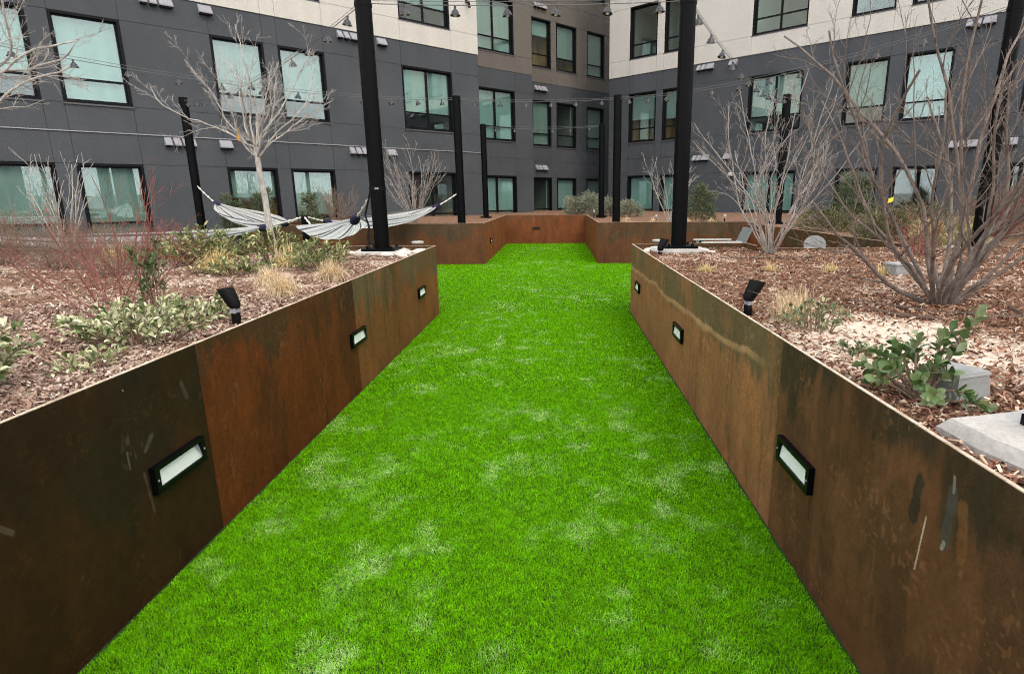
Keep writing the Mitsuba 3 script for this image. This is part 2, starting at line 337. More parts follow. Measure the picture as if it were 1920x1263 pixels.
# ---------------------------------------------------------------- soil beds
def soil_z(x, y):
    p = np.stack([x, y, x * 0], -1)
    z = 0.765 + 0.05 * (meshkit.fbm(p * 0.9, 3, 3) - 0.5) + 0.03 * (meshkit.fbm(p * 5, 3, 8) - 0.5)
    z = z + 0.05 * np.clip((np.abs(x + 0.3) - 2.4) / 2.0, 0, 1) * (y < 7.2)
    return np.minimum(z, 0.815 + 0.06 * np.clip((np.abs(x + .3) - 1.35) / 1.5, 0, 1))
def axis(points, steps):
    out = [points[0]]
    for a, b, s in zip(points[:-1], points[1:], steps):
        n = max(1, int(round((b - a) / s))); out += list(a + (b - a) * (np.arange(n) + 1) / n)
    return np.array(out)
xs = axis([-22, -12, -9.5, PX0, -5, XL - .0, XR, 2.30, PX1, 8, 24], [0.8, 0.25, 0.12, 0.12, 0.06, 0.4, 0.05, 0.06, 0.12, 0.8])
xs = np.unique(np.round(np.concatenate([xs, [AX0, AX1]]), 5))
ys = axis([-2.5, 1.0, 5.0, 7.35, YC, PY, AY, 34], [0.3, 0.05, 0.08, 0.09, 0.25, 0.3, 0.6])
X, Y = np.meshgrid(xs, ys, indexing='ij')
Z = soil_z(X, Y)
v = np.stack([X, Y, Z], -1).reshape(-1, 3)
nx, ny = len(xs), len(ys)
i, j = np.meshgrid(np.arange(nx - 1), np.arange(ny - 1), indexing='ij')
cx = (xs[:-1] + xs[1:])[:, None] / 2 + 0 * j; cy = (ys[:-1] + ys[1:])[None] / 2 + 0 * i
hole = (cx < PX0) & (cy > YC) | (cx > XL) & (cx < XR) & (cy < YC) | (cx > PX0) & (cx < PX1) & (cy > YC) & (cy < PY) | (cx > AX0) & (cx < AX1) & (cy > PY) & (cy < AY) \
    | (cx > 2.30) & (cx < PX1) & (cy > 7.35) & (cy < YC)
q = (i * ny + j)[~hole]
f = np.concatenate([np.stack([q, q + ny, q + ny + 1], 1), np.stack([q, q + ny + 1, q + 1], 1)])
struct('soil', (v, f), 'soil', smooth=True)

def mulch(n, region, seed, tones, lmax=0.055, keep=None):
    r = np.random.default_rng(seed)
    x = r.uniform(region[0], region[2], n); y = region[1] + (region[3] - region[1]) * r.random(n) ** 1.45
    if keep is not None:
        m = keep(x, y, r.random(n)); x, y = x[m], y[m]
    n = len(x)
    L = r.uniform(0.012, lmax, n); w = r.uniform(0.003, 0.008, n) * (0.6 + L / lmax)
    az = r.uniform(0, np.pi * 2, n); ti = r.normal(0, 0.33, n); ro = r.normal(0, 0.6, n)
    d = np.stack([np.cos(az) * np.cos(ti), np.sin(az) * np.cos(ti), np.sin(ti)], 1)
    s = np.stack([-np.sin(az) * np.cos(ro), np.cos(az) * np.cos(ro), np.sin(ro)], 1)
    c0 = np.stack([x, y, soil_z(x, y) + r.uniform(0.001, 0.014, n)], 1)
    nn = np.cross(d, s); k = (r.uniform(-0.15, 0.4, n) * L)[:, None] * nn
    hw = (w / 2)[:, None] * s; hl = (L / 2)[:, None] * d
    th = 0.003 * nn
    v = np.stack([c0 - hl - hw * .7, c0 - hl + hw * .8, c0 + k - hw, c0 + k + hw, c0 + hl - hw * .6, c0 + hl + hw * .9,
                  c0 + k - hw - th, c0 - hl - hw * .7 - th, c0 + hl - hw * .6 - th], 1).reshape(-1, 3)
    b = np.arange(n)[:, None] * 9
    f = np.concatenate([b + q for q in ([0, 2, 3], [0, 3, 1], [2, 4, 5], [2, 5, 3], [0, 7, 6], [0, 6, 2], [2, 6, 8], [2, 8, 4])])
    t = np.asarray(tones)[r.integers(0, len(tones), n)] * r.uniform(0.65, 1.25, n)[:, None]
    return v, f, np.repeat(t, 9, 0)
sandy = lambda x, y, u: u > 0.90 * np.exp(-(((x - 1.50) / 0.55) ** 4 + ((y - 2.72) / 0.66) ** 4))
tonR = [(0.12, 0.055, 0.034), (0.20, 0.095, 0.058), (0.27, 0.135, 0.085), (0.38, 0.215, 0.14), (0.15, 0.07, 0.045), (0.52, 0.37, 0.26), (0.27, 0.125, 0.085), (0.68, 0.55, 0.43), (0.09, 0.045, 0.03), (0.34, 0.19, 0.125)]
tonL = [(0.36, 0.24, 0.19), (0.46, 0.33, 0.26), (0.21, 0.125, 0.10), (0.58, 0.46, 0.37), (0.30, 0.18, 0.145), (0.72, 0.62, 0.52), (0.12, 0.07, 0.055)]
mb = MB()
v, f, c = mulch(44000, (XR + .02, 1.0, 5.2, 7.30), 21, tonR, 0.050, sandy); mb.add(v, f, c)
v, f, c = mulch(20000, (XR + .02, 1.0, 2.4, 3.8), 22, tonR, 0.034, sandy); mb.add(v, f, c)
v, f, c = mulch(2600, (XR + .02, 7.3, 2.28, 7.78), 26, tonR, 0.06); mb.add(v, f, c)
put('bark_mulch', mb.get(), 'mulch_chip', color=mb.col(), label='reddish brown bark chips covering the bed right of the walk', kind='stuff'); labels['bark_mulch']['category'] = 'mulch'
mb = MB()
v, f, c = mulch(40000, (-7.5, 1.2, XL - .02, 7.78), 23, tonL, 0.055); mb.add(v, f, c)
v, f, c = mulch(20000, (-3.2, 1.2, XL - .02, 4.2), 24, tonL, 0.034); mb.add(v, f, c)
put('bark_mulch_001', mb.get(), 'mulch_chip', color=mb.col(), label='greyish pink bark chips and dead leaves covering the bed left of the walk', kind='stuff'); labels['bark_mulch_001']['category'] = 'mulch'

# ---------------------------------------------------------------- steel planters
TH = 0.012
def panel_run(parent, pts, top, mats, ths=TH, name='steel_panel'):
    """pts: polyline of panel ends (x, y); the panel's thickness grows to the left of the direction of travel."""
    for (a, b, m) in zip(pts[:-1], pts[1:], mats):
        a, b = np.array(a, float), np.array(b, float); L = np.linalg.norm(b - a); d = (b - a) / L
        M = (np.array([[d[0], -d[1], 0], [d[1], d[0], 0], [0, 0, 1.0]]), np.array([a[0], a[1], 0]))
        mb = MB(); mb.box((0.0015, 0, 0.0), (L - 0.0015, ths, top + rng.uniform(-.0015, .0015)), M)
        pk = put(name, mb.get(), m, parent)
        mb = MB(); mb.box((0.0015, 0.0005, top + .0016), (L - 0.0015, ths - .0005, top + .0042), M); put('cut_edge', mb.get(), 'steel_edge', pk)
pl_l = thing('steel_planter', 'rusty steel planter wall whose nearest panel is almost black', 'planter')
panel_run(pl_l, [(XL, -2.4), (XL, 0.66), (XL, 2.51), (XL, 4.55), (XL, 6.38), (XL, YC)], 0.825, ['steel_black', 'steel_black', 'steel_orange', 'steel_olive', 'steel_olive'])
panel_run(pl_l, [(XL, YC + TH), (-3.4, YC + TH), (-5.2, YC + TH), (-7.1, YC + TH), (-9.5, YC + TH), (-11.9, YC + TH), (-14.3, YC + TH), (-16.7, YC + TH), (-19.1, YC + TH)], 0.825, ['steel_far'] * 8, ths=TH)
pl_r = thing('steel_planter', 'rusty steel planter wall with a wavy tan tide line along it', 'planter')
panel_run(pl_r, [(XR, YC), (XR, 6.13), (XR, 4.30), (XR, 2.47), (XR, 0.64), (XR, -2.4)], 0.83, ['steel_tan', 'steel_tan', 'steel_tan', 'steel_brown', 'steel_brown'])
panel_run(pl_r, [(2.30, YC + TH), (XR, YC + TH)], 0.83, ['steel_far'])
panel_run(pl_r, [(2.30 + TH, 7.35 + TH), (2.30 + TH, YC)], 0.83, ['steel_far'])
panel_run(pl_r, [(PX1, 7.35 + TH), (2.30 + TH, 7.35 + TH)], 0.80, ['steel_far'])
pl_f = thing('steel_planter', 'rust coloured steel planter wall stepping round the far grass alcove', 'planter')
panel_run(pl_f, [(AX0, PY - TH), (-3.36, PY - TH), (PX0, PY - TH)][::-1], 0.86, ['steel_far'] * 2)
panel_run(pl_f, [(PX0, 19.9), (PX0, 17.8), (PX0, 15.7), (PX0, PY - TH)], 0.86, ['steel_far'] * 3)
panel_run(pl_f, [(AX0, PY), (AX0, 15.38), (AX0, 17.2), (AX0, AY)], 0.86, ['steel_rust', 'steel_rust', 'steel_rust'])
panel_run(pl_f, [(AX0, AY), (AX1, AY)], 0.86, ['steel_rust'])
panel_run(pl_f, [(AX1, AY), (AX1, 17.2), (AX1, 15.38), (AX1, PY - TH)], 0.86, ['steel_rust', 'steel_rust', 'steel_rust'])
panel_run(pl_f, [(AX1, PY - TH), (2.45, PY - TH), (PX1, PY - TH)], 0.86, ['steel_far', 'steel_far'])
panel_run(pl_f, [(PX1, PY - TH), (PX1, 11.4), (PX1, 9.4), (PX1, 7.35)], 0.83, ['steel_rust', 'steel_far', 'steel_far'])

# step lights let into the steel
def step_light(parent_xy, z, face, label, sc=1.0, dark=False):
    """face: angle of the outward normal."""
    k = thing('step_light', label, 'step light', 'step lights on the planter walls')
    a = face + math.pi / 2
    M = (rotz(a) @ np.diag([sc, 1, sc]), np.array([parent_xy[0], parent_xy[1], z]))
    # local x along the wall, local -y out of the wall, z up
    mb = MB(); w, h, d = 0.165, 0.052, 0.024
    mb.box((-w, -d, h - .017), (w, -.001, h), M); mb.box((-w, -d, -h), (w, -.001, -h + .022), M)
    mb.box((-w, -d, -h + .022), (-w + .026, -.001, h - .017), M); mb.box((w - .026, -d, -h + .022), (w, -.001, h - .017), M)
    mb.box((-w + .026, -.006, -h + .022), (w - .026, -.001, h - .017), M)
    put('housing', mb.get(), 'steel_far' if dark else 'black_metal', k)
    mb = MB()
    v = np.array([[-w + .027, -.018, -h + .023], [w - .027, -.018, -h + .023], [w - .027, -.008, h - .018], [-w + .027, -.008, h - .018]])
    mb.add(v @ M[0].T + M[1], [[0, 1, 2], [0, 2, 3]])
    put('lens', mb.get(), 'black_plastic' if dark else 'lamp_lens', k)
    if not dark:
        mb = MB(); v = np.array([[w - .0275, -.0225, -h + .0225], [w - .0275, -.0085, h - .0175], [w - .062, -.0095, h - .0175]]); mb.add(v @ M[0].T + M[1], [[0, 1, 2]])
        put('lens_end', mb.get(), 'hood_grey', k)
        for sx in (-1, 1):
            mb = MB(); mb.lathe([(0, 0), (.0045, 0), (.0045, .0015), (0, .002)], 8, (M[0] @ rotx(math.pi / 2), np.array([sx * (w - .012), -d - .0003, 0]) @ M[0].T + M[1])); put('screw', mb.get(), 'hood_grey', k)
SL = ['nearest', 'middle', 'farthest']
for i_, y in enumerate((2.27, 4.55, 6.81)): step_light((XL, y), 0.41, 0.0, f'black framed step light with white lens, {SL[i_]} on the wall left of the grass')
for i_, y in enumerate((2.22, 4.61, 7.05)): step_light((XR, y), 0.41, math.pi, f'black framed step light with white lens, {SL[i_]} on the wall right of the grass')
step_light((-0.62, AY), 0.47, -math.pi / 2, 'small dark step light in the middle of the far alcove wall', 0.72, True)
step_light((AX0, 14.87), 0.42, 0.0, 'small step light on the left side wall of the far alcove', 0.9)
step_light((3.0, PY - TH), 0.45, -math.pi / 2, 'dark step light on the far planter behind the right pole', 0.8, True)

# ---------------------------------------------------------------- building
S2 = math.sqrt(0.5)
FAC = {  # origin of u = 0, direction of u, outward normal
    'A': (np.array([-13.05, 13.05, 0.]), np.array([S2, S2, 0]), np.array([S2, -S2, 0])),
    'C': (np.array([-14.10, 14.10, 0.]), np.array([S2, S2, 0]), np.array([S2, -S2, 0])),
    'D': (np.array([-14.79, 14.79, 0.]), np.array([S2, S2, 0]), np.array([S2, -S2, 0])),
    'B': (np.array([15.225, 15.225, 0.]), np.array([S2, -S2, 0]), np.array([-S2, -S2, 0]))}
bld = thing('apartment_building', 'dark grey and cream stucco apartment building wrapping round the courtyard', 'building')
ZE = [0.0, 0.33, 2.2, 2.9, 3.5, 5.37, 6.06, 6.65, 8.52, 9.22, 9.80, 11.67, 12.4]
FLOOR = {1: (0.33, 2.2), 2: (3.5, 5.37), 3: (6.65, 8.52), 4: (9.80, 11.67)}
# window: u0, u1, floor, kind of mullion, blind ('full', 'transom', fraction, 'none'), room
WIN = {
 'A': [(-6.6, -4.7, 1, 2, 'full', 'd'), (-6.6, -4.7, 2, 2, 'transom', 'd'), (-2.4, -1.1, 1, 1, 'full', 'd'), (-2.4, -1.1, 2, 1, 'full', 'd'),
       (1.25, 2.57, 1, 1, 'full', 'd'), (2.96, 4.28, 1, 1, 'full', 'd'), (6.19, 7.50, 1, 1, .42, 'w'), (7.88, 9.18, 1, 1, .70, 'w'), (11.68, 13.58, 1, 2, 'none', 'r'),
       (1.25, 2.57, 2, 1, 'transom', 'd'), (2.96, 4.28, 2, 1, 'full', 'd'), (6.19, 7.50, 2, 1, 'transom', 'g'), (7.88, 9.18, 2, 1, 'transom', 'g'), (11.68, 13.58, 2, 2, 'transom', 'd'),
       (1.25, 2.57, 3, 1, 'full', 'd'), (2.96, 4.28, 3, 1, 'full', 'd'), (6.19, 7.50, 3, 1, 'none', 'd'), (7.88, 9.18, 3, 1, 'none', 'd'), (11.68, 13.58, 3, 2, 'transom', 'd')],
 'C': [(15.75, 17.66, 1, 2, 'full', 'd'), (15.75, 17.66, 2, 2, 'full', 'd'), (15.75, 17.66, 3, 2, 'full', 'd')],
 'D': [(19.48, 20.62, 1, 1, 'none', 'k'), (20.95, 22.21, 1, 1, 'transom', 'g'), (22.91, 24.11, 1, 1, 'grey', 'd'),
       (19.48, 20.62, 2, 1, 'full', 'd'), (20.95, 22.21, 2, 1, 'none', 'k'), (22.91, 24.11, 2, 1, 'grey', 'd'),
       (19.48, 20.62, 3, 1, .33, 'w'), (20.95, 22.21, 3, 1, 'transom', 'w'), (22.91, 24.11, 3, 1, 'grey', 'd'), (20.95, 22.21, 4, 1, 'none', 'd'), (22.91, 24.11, 4, 1, 'none', 'd')],
 'B': [(-17.33, -15.98, 1, 1, 'transom', 'g'), (-15.65, -14.31, 1, 1, 'transom', 'g'), (-11.99, -10.04, 1, 2, 'transom', 'g'), (-8.66, -7.39, 1, 1, .22, 'k'), (-6.95, -5.67, 1, 1, 'none', 'k'), (-3.93, -2.0, 1, 2, 'none', 'k'),
       (-17.33, -15.98, 2, 1, .54, 'w'), (-15.65, -14.31, 2, 1, .58, 'w'), (-11.99, -10.04, 2, 2, 'transom', 'g'), (-8.66, -7.39, 2, 1, 'transom', 'd'), (-6.95, -5.67, 2, 1, 'full', 'd'), (-3.93, -2.0, 2, 2, 'full', 'd'),
       (-17.33, -15.98, 3, 1, 'none', 'd'), (-15.65, -14.31, 3, 1, 'none', 'd'), (-11.99, -10.04, 3, 2, 'none', 'g'), (-8.66, -7.39, 3, 1, 'none', 'd'), (-6.95, -5.67, 3, 1, 'none', 'd'), (-3.93, -2.0, 3, 2, 'full', 'd')]}
SPAN = {'A': (-10.5, 14.70), 'C': (14.9, 18.60), 'D': (18.0, 31.0), 'B': (-18.38, 6.0)}
ROOM = {'d': 'room_dark', 'g': 'room_green', 'w': 'room_wood', 'r': 'curtain_red', 'k': 'room_dark'}
for fa, (O, U, N) in FAC.items():
    B3 = np.stack([U, N, np.array([0, 0, 1.0])], 1)   # local (u, outward, z)
    M = (B3, O)
    u0, u1 = SPAN[fa]
    wins = WIN[fa]
    edges = sorted({u0, u1, *[w[0] for w in wins], *[w[1] for w in wins]})
    # long stretches without windows get a joint of their own
    ue = [edges[0]]
    for a, b in zip(edges[:-1], edges[1:]):
        n = max(1, int(round((b - a) / 3.4))); ue += [a + (b - a) * (t + 1) / n for t in range(n)]
    isw = lambda a, b, z0, z1: any(w[0] - .01 <= a and b <= w[1] + .01 and FLOOR[w[2]][0] - .01 <= z0 and z1 <= FLOOR[w[2]][1] + .01 for w in wins)
    core = MB(); cells = []
    for a, b in zip(ue[:-1], ue[1:]):
        for z0, z1 in zip(ZE[:-1], ZE[1:]):
            if not isw(a, b, z0, z1):
                core.box((a, -0.30, z0), (b, -0.014, z1), M)
                cells.append((a, b, z0, z1))
    wall = put('wall', core.get(), 'joint_backing', bld)
    for a, b, z0, z1 in cells:
        cream = z0 >= 6.05
        m = ('stucco_cream' if fa in 'AB' else 'stucco_taupe') if cream else 'stucco_dark'
        pr = 0.026 if cream and fa in 'AB' else (0.010 if cream else 0.0)
        mb = MB(); g = 0.005
        lo_g = 0.0 if abs(z0 - 6.06) < .01 else g
        mb.box((a + (g if a > u0 + .01 else 0), -0.0139, z0 + lo_g), (b - (g if b < u1 - .01 else 0), pr, z1 - (g if abs(z1 - 6.06) > .01 else .012)), M)
        put('panel', mb.get(), m, wall)
    # metal flashing ledge between the first two storeys
    mb = MB(); mb.box((u0, 0.0005, 2.886), (u1, 0.030 if fa == 'A' else .014, 2.902), M)
    put('flashing', mb.get(), 'flashing' if fa == 'A' else 'window_sill', bld)
    for (a, b, fl, kind, bl, rm) in wins:
        z0, z1 = FLOOR[fl]; zt = z0 + 0.52
        mb = MB(); t = 0.055; dp = -0.16
        # black lining of the opening, standing 6 mm proud of the stucco
        mb.box((a, dp, z0), (a + t, .006, z1), M); mb.box((b - t, dp, z0), (b, .006, z1), M)
        mb.box((a + t, dp, z1 - t), (b - t, .006, z1), M); mb.box((a + t, dp, z0), (b - t, .002, z0 + t), M)
        wk = put('window', mb.get(), 'window_frame', bld)
        mb = MB(); s = 0.035; c0, c1, q0, q1 = a + t, b - t, z0 + t, z1 - t
        big = kind == 1 and fl == 1 and fa == 'A'
        y0, y1 = -0.135, -0.085
        mb.box((c0, y0, q0), (c0 + s, y1, q1), M); mb.box((c1 - s, y0, q0), (c1, y1, q1), M); mb.box((c0 + s, y0, q0), (c1 - s, y1, q0 + s), M); mb.box((c0 + s, y0, q1 - s), (c1 - s, y1, q1), M)
        mb.box((c0 + s, y0 + .002, zt - .024), (c1 - s, y1 - .002, zt + .024), M)
        if kind == 2:
            mid = (a + b) / 2
            mb.box((mid - .035, y0 + .004, q0 + s), (mid + .035, y1 - .004, zt - .024), M); mb.box((mid - .035, y0 + .004, zt + .024), (mid + .035, y1 - .004, q1 - s), M)
        put('sash', mb.get(), 'window_frame', wk)
        def sheet(ua, ub, za, zb, d):
            v = np.array([[ua, d, za], [ub, d, za], [ub, d, zb], [ua, d, zb]]) @ B3.T + O
            return v, np.array([[0, 1, 2], [0, 2, 3]])
        put('pane', sheet(c0 + .01, c1 - .01, q0 + .01, q1 - .01, -0.110), 'window_glass', wk)
        mb = MB(); mb.box((a - .02, .007, z0 - .035), (b + .02, .034, z0 - .002), M)
        put('sill', mb.get(), 'window_sill', wk)
        hgt = q1 - q0
        frac = {'full': 1.0, 'grey': 1.0, 'transom': (q1 - zt) / hgt, 'none': 0.0}.get(bl, bl)
        if frac > 0:
            zb = q1 - frac * hgt + 0.012
            if kind == 2:
                mid = (a + b) / 2
                mb = MB(); mb.box((c0 + .012, -0.185, zb), (mid - .02, -0.180, q1), M); mb.box((mid + .02, -0.185, zb), (c1 - .012, -0.180, q1), M)
                mm = mb.get()
            else:
                mb = MB(); mb.box((c0 + .012, -0.185, zb), (c1 - .012, -0.180, q1), M); mm = mb.get()
            bi = int(abs(a) * 7 + fl * 5) % 6
            put('blind', mm, 'blind_grey' if bl == 'grey' else ('blind_dull' if fa == 'A' and fl == 1 else BLINDS[bi]), wk)
        # the room behind: back, sides, floor and ceiling
        D = -0.8 if rm in 'w' else -4.2
        mb = MB()
        mb.add(*sheet(a, b, z0, z1, D))
        for uu in (a, b):
            v = np.array([[uu, -.16, z0], [uu, D, z0], [uu, D, z1], [uu, -.16, z1]]) @ B3.T + O; mb.add(v, [[0, 1, 2], [0, 2, 3]])
        for zz in (z0, z1):
            v = np.array([[a, -.16, zz], [b, -.16, zz], [b, D, zz], [a, D, zz]]) @ B3.T + O; mb.add(v, [[0, 1, 2], [0, 2, 3]])
        put('room', mb.get(), ROOM[rm] if rm != 'r' else 'room_dark', wk)
        if rm == 'r':
            mb = MB(); mb.box((c0 + .02, -.26, q0), (c0 + .5, -.245, q1), M); put('curtain', mb.get(), 'curtain_red', wk)
        if rm == 'k':
            mb = MB(); mb.box((c1 - .13, -.20, zt + .03), (c1 - .09, -.185, q1), M); put('curtain', mb.get(), 'blind_grey', wk)
    # exhaust hoods: two narrow boxes and a wide one, one more further along
    HOOD = {'A': [(4.82, 2.87), (9.70, 2.87), (9.62, 6.02), (4.75, 6.02)], 'B': [(-14.14, 2.87), (-14.12, 6.02), (-5.47, 2.87), (-5.47, 6.02)], 'D': [(19.62, 2.72), (19.62, 5.93), (19.64, 9.1)], 'C': []}
    for hu, hz in HOOD[fa]:
        for k_, (x0, wd) in enumerate(((0.0, .15), (.20, .15), (.40, .29), (1.26 if fa == 'A' else 1.33, .30))):
            if fa == 'D' and k_ == 3: continue
            mb = MB()
            prof = np.array([[0.001, 0], [.13, -.17], [.13, -.20], [.001, -.20]])
            v = np.array([[uu, pp[0], pp[1]] for uu in (hu + x0, hu + x0 + wd) for pp in prof]) @ B3.T + O + [0, 0, hz]
            mb.add(v, [[0, 1, 5], [0, 5, 4], [1, 2, 6], [1, 6, 5], [2, 3, 7], [2, 7, 6], [0, 3, 2], [0, 2, 1], [4, 5, 6], [4, 6, 7]])
            put('vent_hood', mb.get(), 'hood_grey', bld)
            mb = MB(); mb.box((hu + x0 + .01, .012, hz - .235), (hu + x0 + wd - .01, .11, hz - .2005), M); put('vent_grille', mb.get(), 'black_plastic', bld)
    # roof slab above
    mb = MB(); mb.box((u0, -9.0 if fa in 'AB' else -7.5, 12.4), (u1, 0.02, 12.7), M)
    put('roof', mb.get(), 'joint_backing', bld)
O, U, N = FAC['B']; M = (np.stack([U, N, [0, 0, 1.0]], 1), O)
for fa, du in (('A', 14.70), ('C', 18.60), ('B', -18.38)):   # return walls at the corners
    O, U, N = FAC[fa]; M = (np.stack([U, N, [0, 0, 1.0]], 1), O)
    for z0, z1, m in ((0, 6.05, 'stucco_dark'), (6.055, 12.4, 'stucco_cream' if fa != 'C' else 'stucco_taupe')):
        mb = MB(); mb.box((du - .001 if fa != 'B' else du - .012, -2.6 if fa != 'B' else -9.0, z0), (du + .012 if fa != 'B' else du + .001, -.016, z1), M)
        put('return_wall', mb.get(), m, bld)
O, U, N = FAC['A']; M = (np.stack([U, N, [0, 0, 1.0]], 1), O)
mb = MB(); mb.tube((np.array([[14.28, .0, 7.62], [14.28, .16, 7.56], [14.28, .20, 7.40]]) @ M[0].T + O), .045, 10); put('downspout', mb.get(), 'black_metal', bld)
O, U, N = FAC['B']; M = (np.stack([U, N, [0, 0, 1.0]], 1), O)
mb = MB(); mb.lathe([(0, .11), (.06, .10), (.10, .05), (.11, -.02), (0, -.02)], 14, (np.stack([U, np.cross([0, 0, 1.], U), [0, 0, 1.0]], 1), O + U * -12.45 + N * .11 + np.array([0, 0, 2.1])))
put('wall_lamp', mb.get(), 'chair_pale', bld)

# ---------------------------------------------------------------- poles
PR = 0.087
def pole(x, y, label, zt=3.47, footing=True, lift=0.0, base=0.78):
    k = thing('light_pole', label, 'pole', 'black poles that carry the string lights')
    zb = soil_z(np.array([x]), np.array([y]))[0] + .02 + lift if footing else base
    mb = MB(); mb.lathe([(0, zb - .03), (PR, zb - .03), (PR, zt - .008), (PR - .008, zt), (0, zt)], 28, (I3, np.array([x, y, 0])))
    put('shaft', mb.get(), 'black_metal', k, smooth=40)
    mb = MB(); ph = .19 if lift == .03 else .155
    mb.box((-ph, -ph, zb - .012), (ph, ph, zb + .016), (I3, np.array([x, y, 0])))
    put('base_plate', mb.get(), 'black_metal', k)
    for sx in (-1, 1):
        for sy in (-1, 1):
            mb = MB(); mb.lathe([(0, zb + .045), (.012, zb + .045), (.016, zb + .033), (.016, zb + .0165), (.0, zb + .0165)], 6, (I3, np.array([x + sx * .135, y + sy * .135, 0])))
            put('bolt', mb.get(), 'black_metal', k)
    if footing:
        r = np.random.default_rng(int(abs(x * 100)))
        n = 32; th = np.arange(n) / n * 2 * np.pi
        rad = .275 / np.maximum(np.abs(np.cos(th - .2)), np.abs(np.sin(th - .2))) ** .8 * (1 + .025 * r.standard_normal(n))
        mb = MB(); v = np.concatenate([np.stack([rad * np.cos(th), rad * np.sin(th), 0 * th + zb - .012], 1), np.stack([(rad + .03) * np.cos(th), (rad + .03) * np.sin(th), 0 * th + zb - .04], 1), np.stack([(rad + .04) * np.cos(th), (rad + .04) * np.sin(th), 0 * th + zb - .2], 1), [[0, 0, zb - .0119]]]) + [x, y, 0]
        q = np.arange(n); q1 = (q + 1) % n
        mb.add(v, np.concatenate([np.stack([q, q1, 0 * q + 3 * n], 1)] + [a for o in (0, n) for a in (np.stack([q + o + n, q1 + o + n, q1 + o], 1), np.stack([q + o + n, q1 + o, q + o], 1))]))
        put('footing', mb.get(), 'concrete', k)
    mb = MB(); mb.lathe([(PR + .001, -.02), (PR + .006, -.02), (PR + .006, .02), (PR + .001, .02)], 20, (I3, np.array([x, y, zt - .10])))
    put('collar', mb.get(), 'black_metal', k)
    return k
POLES = {'n1': (-2.04, 7.46), 'n2': (1.41, 7.42), 'n3': (5.1, 7.7), 'n0': (-7.9, 7.4), 'm0': (-7.9, 14.4), 'm1': (-2.12, 14.4), 'm2': (1.32, 14.4), 'm3': (4.95, 14.45), 'f1': (-2.17, 19.85), 'f2': (1.36, 19.85)}
LB = {'n1': 'tall black pole on a pale footing at the end of the left near planter', 'n2': 'tall black pole on a white concrete pad at the end of the right near planter',
      'n3': 'black pole behind the big bare shrub at the right edge', 'n0': 'black pole out past the left edge of the near planter', 'm0': 'black pole behind the slim bare tree with a hammock rope tied to it',
      'm1': 'black pole in front of the dark ground floor window beside the grey bare shrub', 'm2': 'black pole in the far planter right of the grass alcove', 'm3': 'black pole behind the pale multi-stemmed bare shrub',
      'f1': 'slender black pole at the far left corner of the alcove', 'f2': 'slender black pole behind the sage bushes at the far right corner'}
for kk, (x, y) in POLES.items(): pole(x, y, LB[kk], footing=kk in ('n1', 'n2', 'n3', 'n0'), lift=.03 if kk in ('n1', 'n2') else 0, base=.012 if kk == 'm0' else .78)
k = pole(1.34, 1.36, 'black pole on a white concrete footing just past the right edge', lift=.05)

# ---------------------------------------------------------------- string lights
def lamp(parent, p, tilt=(0, 0)):
    R = rotx(tilt[0]) @ roty(tilt[1]); M = (R * .88, np.asarray(p, float))
    mb = MB(); mb.lathe([(0, .002), (.013, 0), (.015, -.030), (.020, -.040), (.034, -.048), (.043, -.062), (.047, -.080), (.058, -.094), (.063, -.106), (.060, -.106), (.044, -.085), (.03, -.065), (.0, -.055)], 16, M)
    lk = put('lamp', mb.get(), 'lamp_shade', parent, smooth=40)
    mb = MB(); mb.lathe([(0, -.066), (.016, -.07), (.024, -.092), (.02, -.112), (0, -.118)], 10, M)
    put('bulb', mb.get(), 'lamp_bulb', lk, smooth=True)
def string_light(a, b, label, sag, n, off=0.5, za=3.385):
    k = thing('string_light', label, 'string lights', 'strings of lamps between the poles')
    a, b = np.array([*POLES[a], za]), np.array([*POLES[b], za])
    d = b - a; L = np.linalg.norm(d); e_ = d / L
    a, b = a + e_ * (PR + .01), b - e_ * (PR + .01)
    pt = lambda t: a + (b - a) * t - np.array([0, 0, 4 * sag * t * (1 - t)])
    mb = MB(); mb.tube([pt(t) for t in np.linspace(0, 1, 31)], .0048, 5); mb.tube([pt(t) + [0, 0, .028 + .05 * t * (1 - t)] for t in np.linspace(0, 1, 31)], .0032, 4)
    put('cable', mb.get(), 'cable_black', k)
    for i_ in range(n):
        t = (i_ + off) / n
        lamp(k, pt(t) - [0, 0, .006], (rng.normal(0, .10), rng.normal(0, .12)))
string_light('n1', 'n2', 'nearest string of bell lamps spanning straight across the walk', .03, 6, .62)
string_light('m1', 'm2', 'middle string of bell lamps spanning across the alcove mouth', .04, 6, .55)
string_light('f1', 'f2', 'farthest string of bell lamps across the alcove end', .05, 6, .5)
string_light('n1', 'm0', 'string of lamps from the tall left pole to the hammock pole', .24, 14, .5)
string_light('n0', 'm1', 'string of lamps crossing the left facade windows behind the slim tree', .25, 14, .5)
string_light('n2', 'm3', 'string of lamps sloping from the tall right pole to the pole behind the shrub', .24, 12, .5)
string_light('m2', 'n3', 'string of lamps crossing the right facade behind the bare shrubs', .20, 12, .5)

